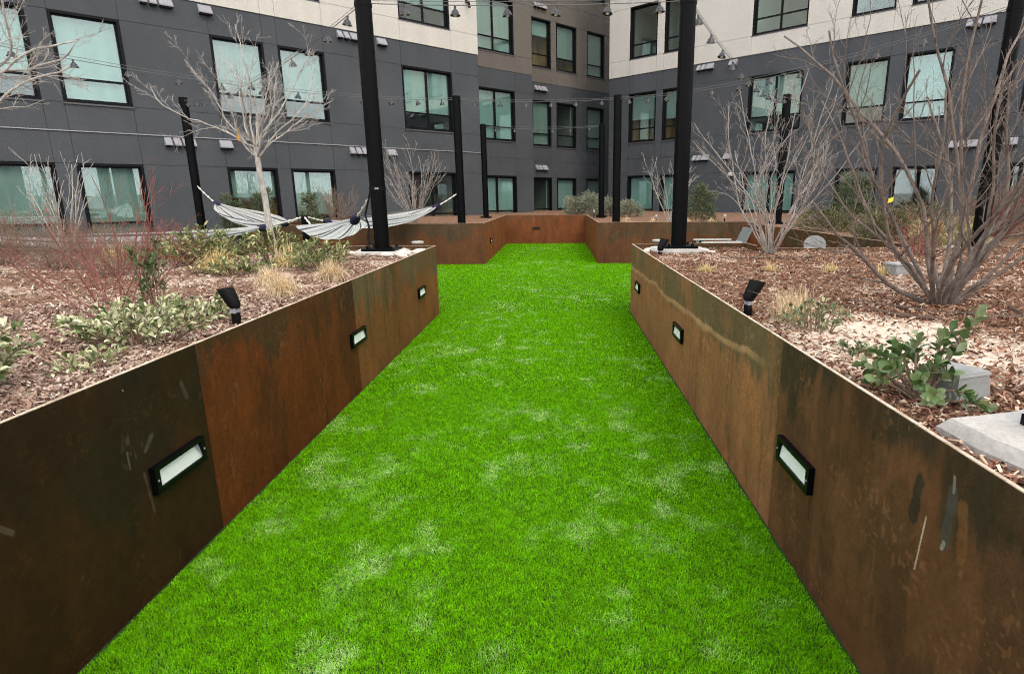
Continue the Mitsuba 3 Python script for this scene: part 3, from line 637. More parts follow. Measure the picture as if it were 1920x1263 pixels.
# ---------------------------------------------------------------- hammocks
post = thing('hammock_post', 'short dark post where the four hammock ends meet', 'post')
HP = np.array([-4.6, 11.8, 1.08])
mb = MB(); mb.lathe([(0, 0), (.06, 0), (.06, 1.06), (.05, 1.09), (0, 1.09)], 16, (I3, np.array([HP[0], HP[1], 0]))); put('shaft', mb.get(), 'black_metal', post, smooth=40)
mb = MB(); mb.box((-.16, -.16, .004), (.16, .16, .02), (I3, np.array([HP[0], HP[1], 0]))); put('base_plate', mb.get(), 'black_metal', post)
def hammock_fn(p, n, uv):
    s = uv.y * 13.0
    band = s - dr.floor(s); w = cell_rand(dr.floor(s), 3.0)
    line = smoothstep(0.0, 0.03, band) * (1 - smoothstep(0.28 + 0.2 * w, 0.33 + 0.2 * w, band))
    c = mix((0.84, 0.85, 0.84), (0.05, 0.06, 0.09), line * dr.select(w > 0.35, 0.85, 0.28))
    return c * (0.92 + 0.16 * noise(uv.x * 300, uv.y * 200))
scene['hammock_cloth'] = {'type': 'principledthin', 'base_color': proc(hammock_fn), 'roughness': 0.9, 'diff_trans': 1.15}
def hammock(a, label, f0, f1, sag, wmax=.95, z1=1.06):
    """a: the tie point on a pole; f0, f1: fractions of the way to the post between which the cloth hangs."""
    k = thing('hammock', label, 'hammock', 'striped hammocks round the post')
    a = np.asarray(a, float); b = np.array([HP[0], HP[1], z1]); b[:2] += (a[:2] - b[:2]) / np.linalg.norm(a[:2] - b[:2]) * .065
    pt = lambda t: a + (b - a) * t - np.array([0, 0, 4 * sag * t * (1 - t)])
    d = (b - a); d[2] = 0; d /= np.linalg.norm(d); sd = np.array([-d[1], d[0], 0])
    nu, nv = 44, 27; V = []; UV = []
    for i_ in range(nu):
        u = i_ / (nu - 1); t = f0 + (f1 - f0) * u
        w = .05 + (wmax - .05) * (math.sin(math.pi * u) ** .75); dep = .02 + .20 * math.sin(math.pi * u)
        for j_ in range(nv):
            q = j_ / (nv - 1) * 2 - 1
            fold = .018 * math.sin(q * 17 + u * 3) * (.4 + .9 * (1 - math.sin(math.pi * u)))
            V.append(pt(t) + sd * w * .5 * q + np.array([0, 0, dep * (abs(q) ** 2.2) - .06 * math.sin(math.pi * u) + fold])); UV.append((u, j_ / (nv - 1)))
    i_, j_ = np.meshgrid(np.arange(nu - 1), np.arange(nv - 1), indexing='ij'); q = (i_ * nv + j_).ravel()
    put('cloth', (np.array(V), np.concatenate([np.stack([q, q + nv, q + nv + 1], 1), np.stack([q, q + nv + 1, q + 1], 1)])), 'hammock_cloth', k, smooth=True, uv=np.array(UV))
    for t, s in ((f0, -1), (f1, 1)):
        mb = MB(); P = [pt(t + s * o) for o in (-.014, 0, .022, .036)]; mb.tube(P, [.05, .062, .052, .02], 10); put('end_wrap', mb.get(), 'navy_cloth', k, smooth=40)
    for t0, t1 in ((0, f0 - .03), (f1 + .03, 1)):
        mb = MB(); n = 17; P = np.array([pt(t) for t in np.linspace(t0, t1, n)])
        mb.tube(P, [.011 + .011 * (i_ % 4 == 2) for i_ in range(n)], 7); put('rope', mb.get(), 'rope_white', k, smooth=True)
hammock((-2.10, 7.53, 1.50), 'striped hammock tied to the tall near pole, drooping behind the planter edge', .22, .84, .42)
hs = 'hammock'
mb = MB(); mb.lathe([(PR + .001, -.022), (PR + .006, -.022), (PR + .006, .022), (PR + .001, .022)], 24, (I3, np.array([POLES['n1'][0], POLES['n1'][1], 1.50]))); put('strap', mb.get(), 'black_plastic', hs)
mb = MB(); mb.tube([(-2.13, 7.50, 1.49), (-2.17, 7.47, 1.33), (-2.20, 7.44, 1.20), (-2.16, 7.42, 1.08), (-2.17, 7.38, .95), (-2.15, 7.34, .83), (-2.16, 7.28, .79)], .011, 6); put('strap_tail', mb.get(), 'black_plastic', hs, smooth=True)
mb = MB(); mb.box((-2.045, 7.365, 1.487), (-2.005, 7.372, 1.506)); put('clip', mb.get(), 'hood_grey', hs)
hammock((-7.83, 14.33, 1.66), 'white striped hammock tied to the pole behind the slim tree', .20, .84, .42)
hammock((-2.20, 14.34, 1.46), 'pale blue and white striped hammock stretched to the pole by the dark window', .17, .88, .36)
hammock((-7.83, 7.46, 1.12), 'long white hammock sagging low behind the reddish shrubs', .10, .86, .34, wmax=.40)

# ---------------------------------------------------------------- plants
def branchy(mb, r, p, d, L, rad, depth, spread, nchild, k, up=0.25, wig=0.10, minr=0.0012, ratio=0.6, start=0.25, zig=0.0):
    n = max(4, int(L / 0.07)); n = min(n, 14)
    P = [np.array(p, float)]; D = np.array(d, float); D /= np.linalg.norm(D); dirs = [D]
    for i_ in range(n):
        D = D + r.normal(0, wig, 3) + np.array([0, 0, up * 0.1]); D /= np.linalg.norm(D)
        if zig: D = D + zig * (1 if i_ % 2 else -1) * np.cross(D, [0.3, 0.5, 0.8]); D /= np.linalg.norm(D)
        P.append(P[-1] + D * L / n); dirs.append(D)
    R = rad * (1 - np.linspace(0, 1, n + 1) * 0.62)
    mb.tube(P, np.maximum(R, minr), k if rad > .006 else (4 if rad > .003 else 3), cap=rad > .006)
    if depth <= 0: return
    for c in range(nchild):
        t = start + (1 - start) * (c + r.uniform(0, .9)) / nchild; i_ = min(n, int(t * n))
        a = r.uniform(0, 2 * np.pi); D0 = dirs[i_]
        u = np.cross(D0, [0.31, 0.17, .93]); u /= np.linalg.norm(u); w = np.cross(D0, u)
        an = spread * r.uniform(.65, 1.25)
        dd = D0 * math.cos(an) + (u * math.cos(a) + w * math.sin(a)) * math.sin(an)
        branchy(mb, r, P[i_], dd, L * ratio * r.uniform(.55, 1.15) * (1 - .45 * t), max(R[i_] * .50, minr), depth - 1, spread, max(2, int(nchild * .75)), k, up, wig, minr, ratio, .2, zig)

def z_at(x, y): return float(soil_z(np.array([x]), np.array([y]))[0])

# slim young tree behind the left bed
r = np.random.default_rng(207)
t1 = thing('bare_tree', 'slim bare young tree with a pale trunk and spreading leafless crown', 'tree')
mb = MB(); P = [np.array([-3.045 - .068 * i_ / 11 + .004 * math.sin(i_ * 1.3), 6.9, .72 + 1.19 * i_ / 11]) for i_ in range(12)]
mb.tube(P, np.linspace(.036, .026, 12), 10); tr = put('trunk', mb.get(), 'bark_pale', t1, smooth=True)
for i_, (a, el, L) in enumerate(((0.0, 34, 1.0), (3.1, 33, 1.05), (0.5, 55, .9), (0.9, 40, .75), (1.7, 35, .7), (2.6, 48, .95), (3.9, 42, .85), (4.7, 38, .75), (5.5, 30, .85), (0.25, 72, 1.05), (2.9, 66, 1.0), (4.3, 78, 1.05), (5.9, 52, .9), (2.0, 60, .9))):
    mb = MB(); e_ = math.radians(el)
    branchy(mb, r, P[10 + i_ % 2], (math.cos(a) * math.cos(e_), math.sin(a) * math.cos(e_), math.sin(e_)), L * 1.12, .0096, 3, .60, 7, 6, up=.32, wig=.15, minr=.0013, ratio=.48)
    put('branch', mb.get(), 'bark_pale', t1, smooth=True)
tag = thing('orange_tag', 'small orange ribbon hanging in the slim bare tree', 'ribbon')
mb = MB(); mb.box((-3.255, 6.84, 1.97), (-3.235, 6.846, 2.09)); put('strip', mb.get(), mat('tag_orange', (.75, .33, .04), .8), tag)
# tree reaching in from the left edge
r = np.random.default_rng(35)
tl = thing('bare_tree', 'bare tree whose knobbly pale branches reach in at the top left corner', 'tree')
mb = MB(); P = [np.array([-4.62 + .02 * math.sin(i_), 4.9, .72 + 1.45 * i_ / 9]) for i_ in range(10)]; mb.tube(P, np.linspace(.05, .036, 10), 10); put('trunk', mb.get(), 'bark_pale', tl, smooth=True)
for d, L, h in (((1, .1, .30), 1.35, 8), ((.9, -.1, .62), 1.15, 9), ((.8, .4, .95), 1.1, 9), ((-.6, .5, .5), 1.0, 9), ((-.3, -.6, .7), .9, 9), ((.95, .0, .10), 1.2, 7), ((.2, .3, 1), 1.2, 9), ((1, .25, .45), 1.5, 9), ((.9, -.2, .9), 1.3, 9), ((.98, .15, .0), 1.25, 8), ((.75, .1, 1.2), 1.2, 9)):
    mb = MB(); branchy(mb, r, P[h], d, L, .014, 3, .64, 7, 6, up=.42, wig=.18, minr=.0013, ratio=.5); put('branch', mb.get(), 'bark_pale', tl, smooth=True)

def stem_shrub(name, label, x, y, stems, h, spread, mat_, seed, rad, depth=2, nchild=4, z=None, up=.35, cat='shrub', dirs=None, ratio=.5, group=None, minr=.0013, ang=.5, wig=.08, single=False):
    r = np.random.default_rng(seed); k = thing(name, label, cat, group); z = z_at(x, y) - .02 if z is None else z
    ga = MB()
    for i_ in range(stems):
        if dirs is not None and i_ < len(dirs): a, el, L = dirs[i_]
        else: a = i_ * 2.399 + r.uniform(-.3, .3); el = math.pi / 2 - spread * math.sqrt((i_ + .5) / stems) * r.uniform(.75, 1.15); L = h * r.uniform(.7, 1.1)
        mb = ga if single else MB()
        branchy(mb, r, (x + .035 * math.cos(a) * spread, y + .035 * math.sin(a) * spread, z), (math.cos(a) * math.cos(el), math.sin(a) * math.cos(el), math.sin(el)), L, rad * r.uniform(.65, 1.1), depth, ang, nchild, 7 if rad > .012 else 5, up, wig, minr, ratio, .28)
        if not single: put('stem', mb.get(), mat_, k, smooth=True)
    if single: put('stems', ga.get(), mat_, k, smooth=True)
    return k
stem_shrub('bare_shrub', 'pale multi-stemmed leafless shrub in front of the right facade', 2.33, 6.95, 20, 1.80, .68, 'bark_twig', 41, .0105, 3, 6, ratio=.46, ang=.50, minr=.0012, wig=.13)
stem_shrub('bare_shrub', 'big dark multi-stemmed leafless shrub at the right edge', 2.23, 3.6, 22, 1.70, .80, 'bark_grey', 52, .0145, 3, 7, ratio=.47, ang=.56, minr=.0009, wig=.12,
           dirs=[(2.9, 1.25, 2.0), (1.4, 1.47, 2.1), (0.1, 1.15, 1.9), (3.2, .78, 1.3), (3.0, .52, 1.15), (.25, .66, 1.3), (6.0, .92, 1.6), (2.4, 1.0, 1.7), (1.0, 1.2, 1.9), (3.3, 1.05, 1.6)])
yl = thing('yellow_leaf', 'single yellow leaf caught in the big leafless shrub', 'leaf')
mb = MB(); mb.add([[1.84, 3.6, 1.35], [1.865, 3.595, 1.36], [1.87, 3.6, 1.385], [1.845, 3.605, 1.375]], [[0, 1, 2], [0, 2, 3]]); put('blade', mb.get(), mat('leaf_yellow', (.75, .62, .05), .6), yl)
stem_shrub('bare_shrub', 'grey twiggy leafless shrub before the dark ground floor window', -3.42, 15.6, 16, 1.75, .62, 'bark_twig', 43, .014, 3, 5, z=.78, ratio=.45, ang=.45, minr=.0035)
stem_shrub('bare_shrub', 'small pinkish leafless shrub under the lit ground floor window', -4.75, 13.95, 22, .85, .75, 'bark_brown', 44, .007, 2, 4, z=.78, single=True, minr=.003)
stem_shrub('red_twig_shrub', 'red stemmed leafless shrub standing in the left bed', -2.38, 3.35, 13, .80, .85, 'bark_red', 45, .0048, 2, 5, minr=.0010, ratio=.46, wig=.07)
stem_shrub('red_twig_shrub', 'second red stemmed shrub farther left and behind', -3.3, 4.6, 18, .5, .95, 'bark_red', 46, .0032, 2, 3, single=True, minr=.001)
stem_shrub('whip_shrub', 'tall pale whip-like stems rising in front of the left ground floor windows', -5.35, 7.0, 12, 1.05, .50, 'bark_pale', 47, .008, 2, 3, ratio=.5, minr=.002, ang=.4)
for i_, (x, y, h, m) in enumerate(((-3.6, 5.2, .55, 'bark_brown'), (-4.4, 5.6, .6, 'bark_brown'), (-5.2, 6.0, .65, 'bark_brown'), (-4.0, 6.4, .6, 'bark_red'), (-4.9, 6.7, .6, 'bark_brown'), (-6.0, 6.9, .75, 'bark_brown'), (-3.4, 6.0, .45, 'bark_red'), (-5.6, 5.2, .7, 'bark_brown'))):
    lab = ['low brown twiggy shrub nearest in the left bed thicket', 'brown twiggy shrub beside the thicket front', 'brown twiggy shrub at the left edge of the thicket', 'reddish twiggy shrub in the thicket middle', 'brown twiggy shrub behind the reddish one',
           'tallest brown twiggy shrub at the thicket back', 'small reddish twiggy shrub at the right end of the thicket', 'wide brown twiggy shrub half outside the left edge'][i_]
    stem_shrub('twiggy_shrub', lab, x, y, 60, h * .78, 1.05, m, 60 + i_, .0028, 2, 4, single=True, minr=.0011, ratio=.55, ang=.6, wig=.12, group='twiggy shrubs of the left thicket')
stem_shrub('red_twig_shrub', 'dense red twig shrub at the right edge near the facade', 6.2, 8.9, 60, .75, .8, 'bark_red', 71, .006, 2, 4, z=.76, single=True, minr=.0025)
stem_shrub('red_twig_shrub', 'small red twig shrub behind the big bare shrub base', 3.6, 6.3, 26, .5, .8, 'bark_red', 72, .0045, 2, 3, z=.76, single=True, minr=.002)
stem_shrub('whip_shrub', 'thin bare whips leaning behind the right pole', 2.6, 15.0, 9, 1.6, .6, 'bark_pale', 73, .010, 2, 4, z=.78, minr=.003)

def leaf_mesh(r, centers, dirs, L, w, cols, fold=.25, jit=.35):
    """Folded pointed oval leaves: 8 triangles each."""
    n = len(centers); C = np.asarray(centers); D = np.asarray(dirs); D = D / (np.linalg.norm(D, axis=1, keepdims=True) + 1e-9)
    A = r.normal(0, 1, (n, 3)); S = np.cross(D, A); S /= np.linalg.norm(S, axis=1, keepdims=True) + 1e-9
    up = np.array([0, 0, 1.0]); S2_ = np.cross(D, up); S2_ /= np.linalg.norm(S2_, axis=1, keepdims=True) + 1e-6
    S = S * jit + S2_ * (1 - jit); S /= np.linalg.norm(S, axis=1, keepdims=True) + 1e-9
    N = np.cross(S, D)
    L = (L * r.uniform(.7, 1.2, n))[:, None]; w = (w * r.uniform(.75, 1.15, n))[:, None]
    m1 = C + D * L * .38 - N * L * .02; m2 = C + D * L * .72 - N * L * .05; tip = C + D * L - N * L * .16
    v = np.stack([C, m1, m2, tip, m1 + S * w * .46 + N * w * fold, m2 + S * w * .40 + N * w * fold, m1 - S * w * .46 + N * w * fold, m2 - S * w * .40 + N * w * fold], 1).reshape(-1, 3)
    b = np.arange(n)[:, None] * 8
    f = np.concatenate([b + q for q in ([0, 1, 4], [1, 2, 5], [1, 5, 4], [2, 3, 5], [0, 6, 1], [1, 6, 7], [1, 7, 2], [2, 7, 3])])
    t = np.asarray(cols)[r.integers(0, len(cols), n)] * r.uniform(.75, 1.2, n)[:, None]
    return v, f, np.repeat(t, 8, 0)
PALE = [(.42, .46, .24), (.58, .60, .38), (.17, .23, .08), (.70, .69, .48), (.08, .12, .04), (.48, .50, .29)]
DKGR = [(.065, .11, .035), (.10, .16, .055), (.14, .20, .08), (.20, .26, .12), (.05, .085, .03)]
YEL = [(.50, .44, .21), (.60, .52, .28), (.38, .35, .15), (.28, .28, .12), (.66, .56, .30)]
MIXG = [(.12, .17, .06), (.22, .28, .11), (.36, .38, .18), (.50, .46, .24), (.09, .13, .045)]
def leafy(name, label, x, y, rx, ry, h, stems, leaves, L, w, cols, seed, stemmat='bark_brown', upright=.6, group=None, z=None):
    r = np.random.default_rng(seed); k = thing(name, label, 'shrub', group); z = z_at(x, y) - .01 if z is None else z
    st = MB(); C = []; D = []
    for i_ in range(stems):
        a = r.uniform(0, 2 * np.pi); q = math.sqrt(r.random())
        b0 = np.array([x + rx * .45 * q * math.cos(a), y + ry * .45 * q * math.sin(a), z])
        tip = np.array([x + rx * q * math.cos(a) * r.uniform(.8, 1.15), y + ry * q * math.sin(a) * r.uniform(.8, 1.15), z + h * (1 - .45 * q * q) * r.uniform(.6, 1.1)])
        ctl = (b0 + tip) / 2 + np.array([0, 0, .15 * h]) + r.normal(0, .03 * h, 3)
        n = 8; tt = np.linspace(0, 1, n)[:, None]; P = b0 * (1 - tt) ** 2 + 2 * ctl * tt * (1 - tt) + tip * tt ** 2
        st.tube(P, np.linspace(.0045, .0018, n), 4)
        m = leaves // stems
        for c in range(m):
            t = r.uniform(.25, 1.0); i0 = min(n - 2, int(t * (n - 1))); p = P[i0] + (P[i0 + 1] - P[i0]) * (t * (n - 1) - i0)
            dd = P[i0 + 1] - P[i0]; dd = dd / np.linalg.norm(dd); o = r.normal(0, 1, 3); o -= dd * (o @ dd); o /= np.linalg.norm(o) + 1e-9
            dv = o * (1 - upright * .5) + dd * upright + np.array([0, 0, .25]); C.append(p + o * .004); D.append(dv)
    put('stems', st.get(), stemmat, k, smooth=True)
    v, f, c = leaf_mesh(r, C, D, L, w, cols)
    put('leaves', (v, f), 'leaf_mix', k, color=c, kind='stuff')
    return k
leafy('leafy_shrub', 'low spreading shrub with pale green leaves below the left spotlight', -1.92, 2.85, .32, .36, .21, 60, 1000, .036, .020, PALE, 81)
leafy('leafy_shrub', 'second mound of pale green leaves spreading toward the left spotlight', -2.02, 3.30, .34, .34, .16, 40, 560, .034, .019, PALE, 82)
leafy('leafy_shrub', 'pale leafy shrub cut off by the left edge of the picture', -2.02, 1.95, .30, .34, .32, 64, 1100, .040, .023, PALE, 83)
leafy('leafy_shrub', 'sparse low sprigs beside the shrub at the left edge', -1.80, 2.35, .14, .16, .09, 14, 130, .034, .017, PALE, 84)
leafy('leafy_shrub', 'narrow upright leafy stem standing in the left bed', -2.33, 3.62, .10, .10, .52, 12, 260, .042, .017, DKGR, 85, upright=.8)
leafy('leafy_shrub', 'yellowish green shrub in the middle of the left bed', -3.25, 6.0, .48, .42, .36, 60, 1100, .055, .026, MIXG, 86)
leafy('leafy_shrub', 'green upright shrub at the foot of the slim tree', -2.85, 6.45, .26, .25, .40, 34, 650, .052, .020, MIXG, 87, upright=.75)
leafy('leafy_shrub', 'rounded green shrub right of the slim tree foot', -2.18, 5.85, .34, .32, .30, 46, 850, .050, .020, MIXG, 88)
leafy('leafy_shrub', 'dull green low shrub behind the straw tufts', -2.75, 5.5, .4, .3, .16, 34, 420, .045, .02, MIXG, 89)
leafy('leafy_shrub', 'trailing shrub with small leaves behind the straw grass, right bed', 1.22, 2.92, .17, .16, .17, 18, 260, .030, .015, [(.16, .20, .09), (.26, .29, .15), (.10, .13, .06), (.36, .37, .22)], 90)
leafy('leafy_shrub', 'small low sprig in the right bed beside the bare sandy patch', 1.22, 2.52, .12, .10, .07, 10, 130, .026, .013, [(.16, .20, .09), (.24, .28, .15), (.10, .13, .06)], 91)
# yellowed grasses across the back of the left bed
def tuft(name, label, x, y, h, n, spread, seed, cols, w=.0030, group='straw grass tufts', droop=1.0, z=None):
    r = np.random.default_rng(seed); k = thing(name, label, 'grass tuft', group); z = z_at(x, y) - .01 if z is None else z
    a = r.uniform(0, 2 * np.pi, n); le = np.abs(r.normal(.55, .35, n)) * spread; hh = h * r.uniform(.55, 1.15, n)
    b0 = np.stack([x + .04 * r.normal(0, 1, n) * h / .2, y + .04 * r.normal(0, 1, n) * h / .2, np.full(n, z)], 1)
    d = np.stack([np.cos(a), np.sin(a), 0 * a], 1); s = np.stack([-np.sin(a), np.cos(a), 0 * a], 1) * w / 2
    pts = []
    for t in (0, .35, .7, 1.0):
        an = le * (t ** 1.0); bend = le * droop * t * t * .8
        pts.append(b0 + hh[:, None] * t * (d * np.sin(np.minimum(an + bend, 2.1))[:, None] * .9 + np.array([0, 0, 1.0]) * np.cos(np.minimum(an + bend * .9, 1.75))[:, None]))
    v = np.stack([pts[0] - s, pts[0] + s, pts[1] - s, pts[1] + s, pts[2] - s * .8, pts[2] + s * .8, pts[3]], 1).reshape(-1, 3)
    b = np.arange(n)[:, None] * 7
    f = np.concatenate([b + q for q in ([0, 1, 3], [0, 3, 2], [2, 3, 5], [2, 5, 4], [4, 5, 6])])
    t = np.asarray(cols)[r.integers(0, len(cols), n)] * r.uniform(.75, 1.2, n)[:, None]
    put('blades', (v, f), 'straw', k, color=np.repeat(t, 7, 0), kind='stuff')
STRAW = [(.70, .56, .36), (.80, .67, .46), (.58, .43, .26), (.86, .75, .55), (.46, .32, .18)]
GOLD = [(.62, .48, .22), (.70, .57, .30), (.50, .37, .15), (.78, .66, .38)]
tuft('straw_tuft', 'straw coloured grass tuft, front one of the pair in the left bed', -1.80, 4.12, .18, 900, 1.0, 101, STRAW, w=.0021)
tuft('straw_tuft', 'straw coloured grass tuft just behind the front one in the left bed', -2.15, 4.75, .18, 800, 1.0, 102, STRAW, w=.0024)
tuft('straw_tuft', 'straw coloured grass tuft against the left wall top near its far end', -1.80, 5.05, .19, 900, 1.1, 103, STRAW, w=.0024)
tuft('straw_tuft', 'fine blond grass tuft near the right spotlight', 1.20, 3.18, .21, 420, .75, 104, STRAW, w=.002)
for i_, (x, y) in enumerate(((1.28, 5.45), (1.82, 5.38), (2.27, 5.25), (2.60, 5.02))):
    tuft('straw_tuft', ['small golden tuft nearest the right wall', 'small golden tuft below the pale bare shrub', 'small golden tuft right of the pale bare shrub', 'small golden tuft beside the little grey box'][i_], x, y, .115, 150, 1.4, 105 + i_, GOLD)
for i_, (x, y) in enumerate(((-3.9, 6.6), (-3.55, 6.75), (-2.6, 6.2), (-3.0, 5.6), (-4.3, 6.3))):
    tuft('dry_grass', ['dry yellow grass clump farthest left before the hammock', 'dry yellow grass clump by the yellowish shrub', 'dry yellow grass clump at the slim tree foot', 'dry yellow grass clump in front of the yellowish shrub', 'dry yellow grass clump in the brown thicket'][i_], x, y, .25, 360, 1.5, 115 + i_, GOLD, w=.005, group='dry yellow grass clumps')

# broad leaved shrub over the right wall: every leaf a part
r = np.random.default_rng(121)
bs = thing('broadleaf_shrub', 'glossy shrub with rounded dark green leaves leaning over the right wall', 'shrub')
def big_leaf(dark):
    n = 7; t = np.linspace(0, 1, n); hw = .30 * np.sin(np.pi * np.clip(t, 0.02, .98) ** 1.25) ** .7; hw[0] = .03; hw[-1] = .02
    y = t; z = -.18 * (t - .3) ** 2
    v = np.concatenate([np.stack([-hw, y, z + .10 * hw * 2], 1), np.stack([0 * t, y, z], 1), np.stack([hw, y, z + .10 * hw * 2], 1)])
    f = []
    for i_ in range(n - 1):
        for o in (0, n): f += [[o + i_, o + n + i_, o + n + i_ + 1], [o + i_, o + n + i_ + 1, o + i_ + 1]]
    return v, np.array(f)
for i_, c in enumerate(((.065, .125, .036), (.11, .185, .055), (.175, .25, .09), (.25, .31, .15))):
    mat(f'glossy_leaf_{i_}', proc(lambda p, n, uv, c=c: mi.Color3f(*c) * (.75 + .5 * fbm(p.x * 60, p.y * 60, p.z * 60, 2))), .38, spec=.5)
leafd = [mikit.ply(big_leaf(0), f'glossy_leaf_{i_}', smooth=True) for i_ in range(4)]
st = MB(); heads = []
base = np.array([1.13, 1.86, z_at(1.13, 1.86) - .01])
for (dx, dy, h, nl) in ((-.10, .16, .10, 12), (-.05, .10, .20, 13), (-.02, .03, .24, 13), (.00, .10, .18, 12), (.02, -.02, .16, 12), (.06, -.03, .13, 12), (-.03, -.03, .10, 10), (.02, .22, .12, 11), (.10, .05, .27, 13), (.15, .02, .31, 13), (.09, .0, .20, 10), (.08, -.10, .08, 11), (.12, -.13, .05, 10), (.155, .02, .33, 9), (-.12, .08, .07, 12), (-.06, .17, .15, 13), (-.09, .03, .13, 12), (.03, .06, .09, 12), (-.02, -.09, .07, 11), (.05, .02, .24, 11), (-.07, .26, .08, 9)):
    tip = base + np.array([dx * .95, dy, h * .86]); ctl = (base + tip) / 2 + r.normal(0, .015, 3) + np.array([0, 0, .03])
    tt = np.linspace(0, 1, 9)[:, None]; P = base * (1 - tt) ** 2 + 2 * ctl * tt * (1 - tt) + tip * tt ** 2
    st.tube(P, np.linspace(.0055, .0028, 9), 6)
    nl = nl + 1
    for q in range(nl):
        t = 1 - .40 * (q / nl) ** 1.1; i0 = min(7, int(t * 8)); p = P[i0] + (P[i0 + 1] - P[i0]) * (t * 8 - i0)
        ax = (P[i0 + 1] - P[i0]) / np.linalg.norm(P[i0 + 1] - P[i0]); a = q * 2.4 + r.uniform(-.3, .3); el = 1.05 - .70 * (q / nl) + r.normal(0, .15)
        u = np.cross(ax, [.3, .2, .9]); u /= np.linalg.norm(u); w = np.cross(ax, u); rad = u * math.cos(a) + w * math.sin(a)
        D = rad * math.cos(el) + ax * math.sin(el); Sd = np.cross(D, ax); Sd /= np.linalg.norm(Sd) + 1e-9; Nn = np.cross(Sd, D)
        L = r.uniform(.033, .047)
        Mx = np.eye(4); Mx[:3, 0] = Sd * L; Mx[:3, 1] = D * L; Mx[:3, 2] = Nn * L; Mx[:3, 3] = p
        put('leaf', leafd[r.integers(0, 4)], None, bs, to_world=T(Mx.tolist()))
put('stems', st.get(), 'bark_brown', bs, smooth=True)

# evergreens in the far planters
def conifer(name, label, x, y, h, rad, n, seed, cols, z=.78, L=.10, cat='shrub', conic=.7, group=None):
    r = np.random.default_rng(seed); k = thing(name, label, cat, group)
    st = MB(); st.tube([[x, y, z - .05], [x, y, z + h * .8]], [.02, .008], 6)
    C = []; D = []
    nc = 26
    cl = []
    for i_ in range(nc):
        t = (i_ + .5) / nc; a = i_ * 2.4 + r.uniform(-.5, .5); rr = rad * (1 - conic * t) * r.uniform(.35, 1.0)
        cl.append((x + rr * math.cos(a), y + rr * math.sin(a), z + h * t * r.uniform(.85, 1.05), a, t))
    for i_ in range(n):
        cx_, cy_, cz_, a, t = cl[r.integers(0, nc)]
        o = r.normal(0, 1, 3); o /= np.linalg.norm(o); q = rad * .42 * (1 - .5 * conic * t) * r.random() ** .5
        C.append((cx_ + o[0] * q, cy_ + o[1] * q, cz_ + o[2] * q * .8)); D.append((o[0] + .5 * math.cos(a), o[1] + .5 * math.sin(a), o[2] * .6 + .6))
    for i_ in range(14):
        a = i_ * 2.4; t = (i_ + 1) / 16; st.tube([[x, y, z + h * t * .6], [x + rad * .7 * (1 - conic * t) * math.cos(a), y + rad * .7 * (1 - conic * t) * math.sin(a), z + h * t]], [.008, .003], 4)
    put('stems', st.get(), 'bark_brown', k)
    v, f, c = leaf_mesh(r, C, D, L, L * .16, cols, jit=.9)
    put('needles', (v, f), 'leaf_mix', k, color=c, kind='stuff')
PINE = [(.055, .085, .035), (.09, .125, .05), (.12, .15, .07), (.035, .06, .025), (.16, .18, .09)]
SAGE = [(.22, .24, .16), (.30, .31, .23), (.16, .18, .11), (.38, .38, .30)]
OLIV = [(.10, .105, .042), (.14, .14, .06), (.07, .08, .03), (.22, .19, .095)]
conifer('pine_shrub', 'dark green bushy pine right behind the left hammock pole', -7.15, 14.3, 1.42, .36, 2600, 131, PINE, z=0.0)
conifer('pine_shrub', 'dark green bushy pine before the half open blind window', -6.70, 14.9, 1.60, .34, 2600, 132, PINE, z=0.0)
conifer('pine_shrub', 'small pine beside the slim tree trunk', -5.60, 14.8, .72, .22, 900, 133, PINE)
conifer('pine_shrub', 'green bushy pine right of the tall right pole', 3.45, 15.4, .80, .42, 2000, 134, PINE)
conifer('pine_shrub', 'tall dark juniper behind the two bare shrubs on the right', 5.75, 12.6, 1.1, .5, 2800, 135, PINE, z=.7)
for i_, (x, y, h, rd) in enumerate(((.62, 21.2, .52, .38), (1.15, 20.9, .62, .42), (1.75, 21.1, .46, .42), (2.3, 20.5, .38, .36))):
    conifer('sage_shrub', ['grey green bush at the back left of the alcove corner', 'grey green bush in front of the far right pole', 'grey green bush right of the far right pole', 'low grey green bush by the right facade corner'][i_], x, y, h, rd, 1500, 140 + i_, SAGE, z=.80, L=.12, conic=.35)
for i_, (x, y, h, rd, c) in enumerate(((4.75, 11.5, .34, .5, OLIV), (5.3, 10.3, .30, .5, OLIV), (4.7, 9.2, .28, .42, OLIV), (6.2, 10.8, .42, .5, OLIV), (5.0, 8.2, .24, .42, YEL), (6.8, 9.7, .5, .6, PINE))):
    conifer('low_evergreen', ['yellow green mound at the right end of the cross path', 'yellow green mound behind the grey disc', 'low olive mound beside the grey disc', 'olive mound in front of the dark juniper', 'dry yellow mound behind the right planter edge', 'dark low bush behind the olive mounds'][i_], x, y, h, rd, 1500, 150 + i_, c, z=.76, L=.10, conic=.4, group='low mounds right of the cross path')
for i_, (x, y) in enumerate(((2.2, 14.6), (2.9, 14.3), (1.7, 15.6), (3.4, 14.2))):
    tuft('dry_grass', ['pale dry grass low behind the far right planter edge', 'pale dry grass clump before the right facade window', 'pale dry grass clump by the middle right pole', 'pale dry grass clump near the bushy pine'][i_], x, y, .16, 200, 1.5, 160 + i_, STRAW, w=.007, group='dry grass in the far planter', z=.78)

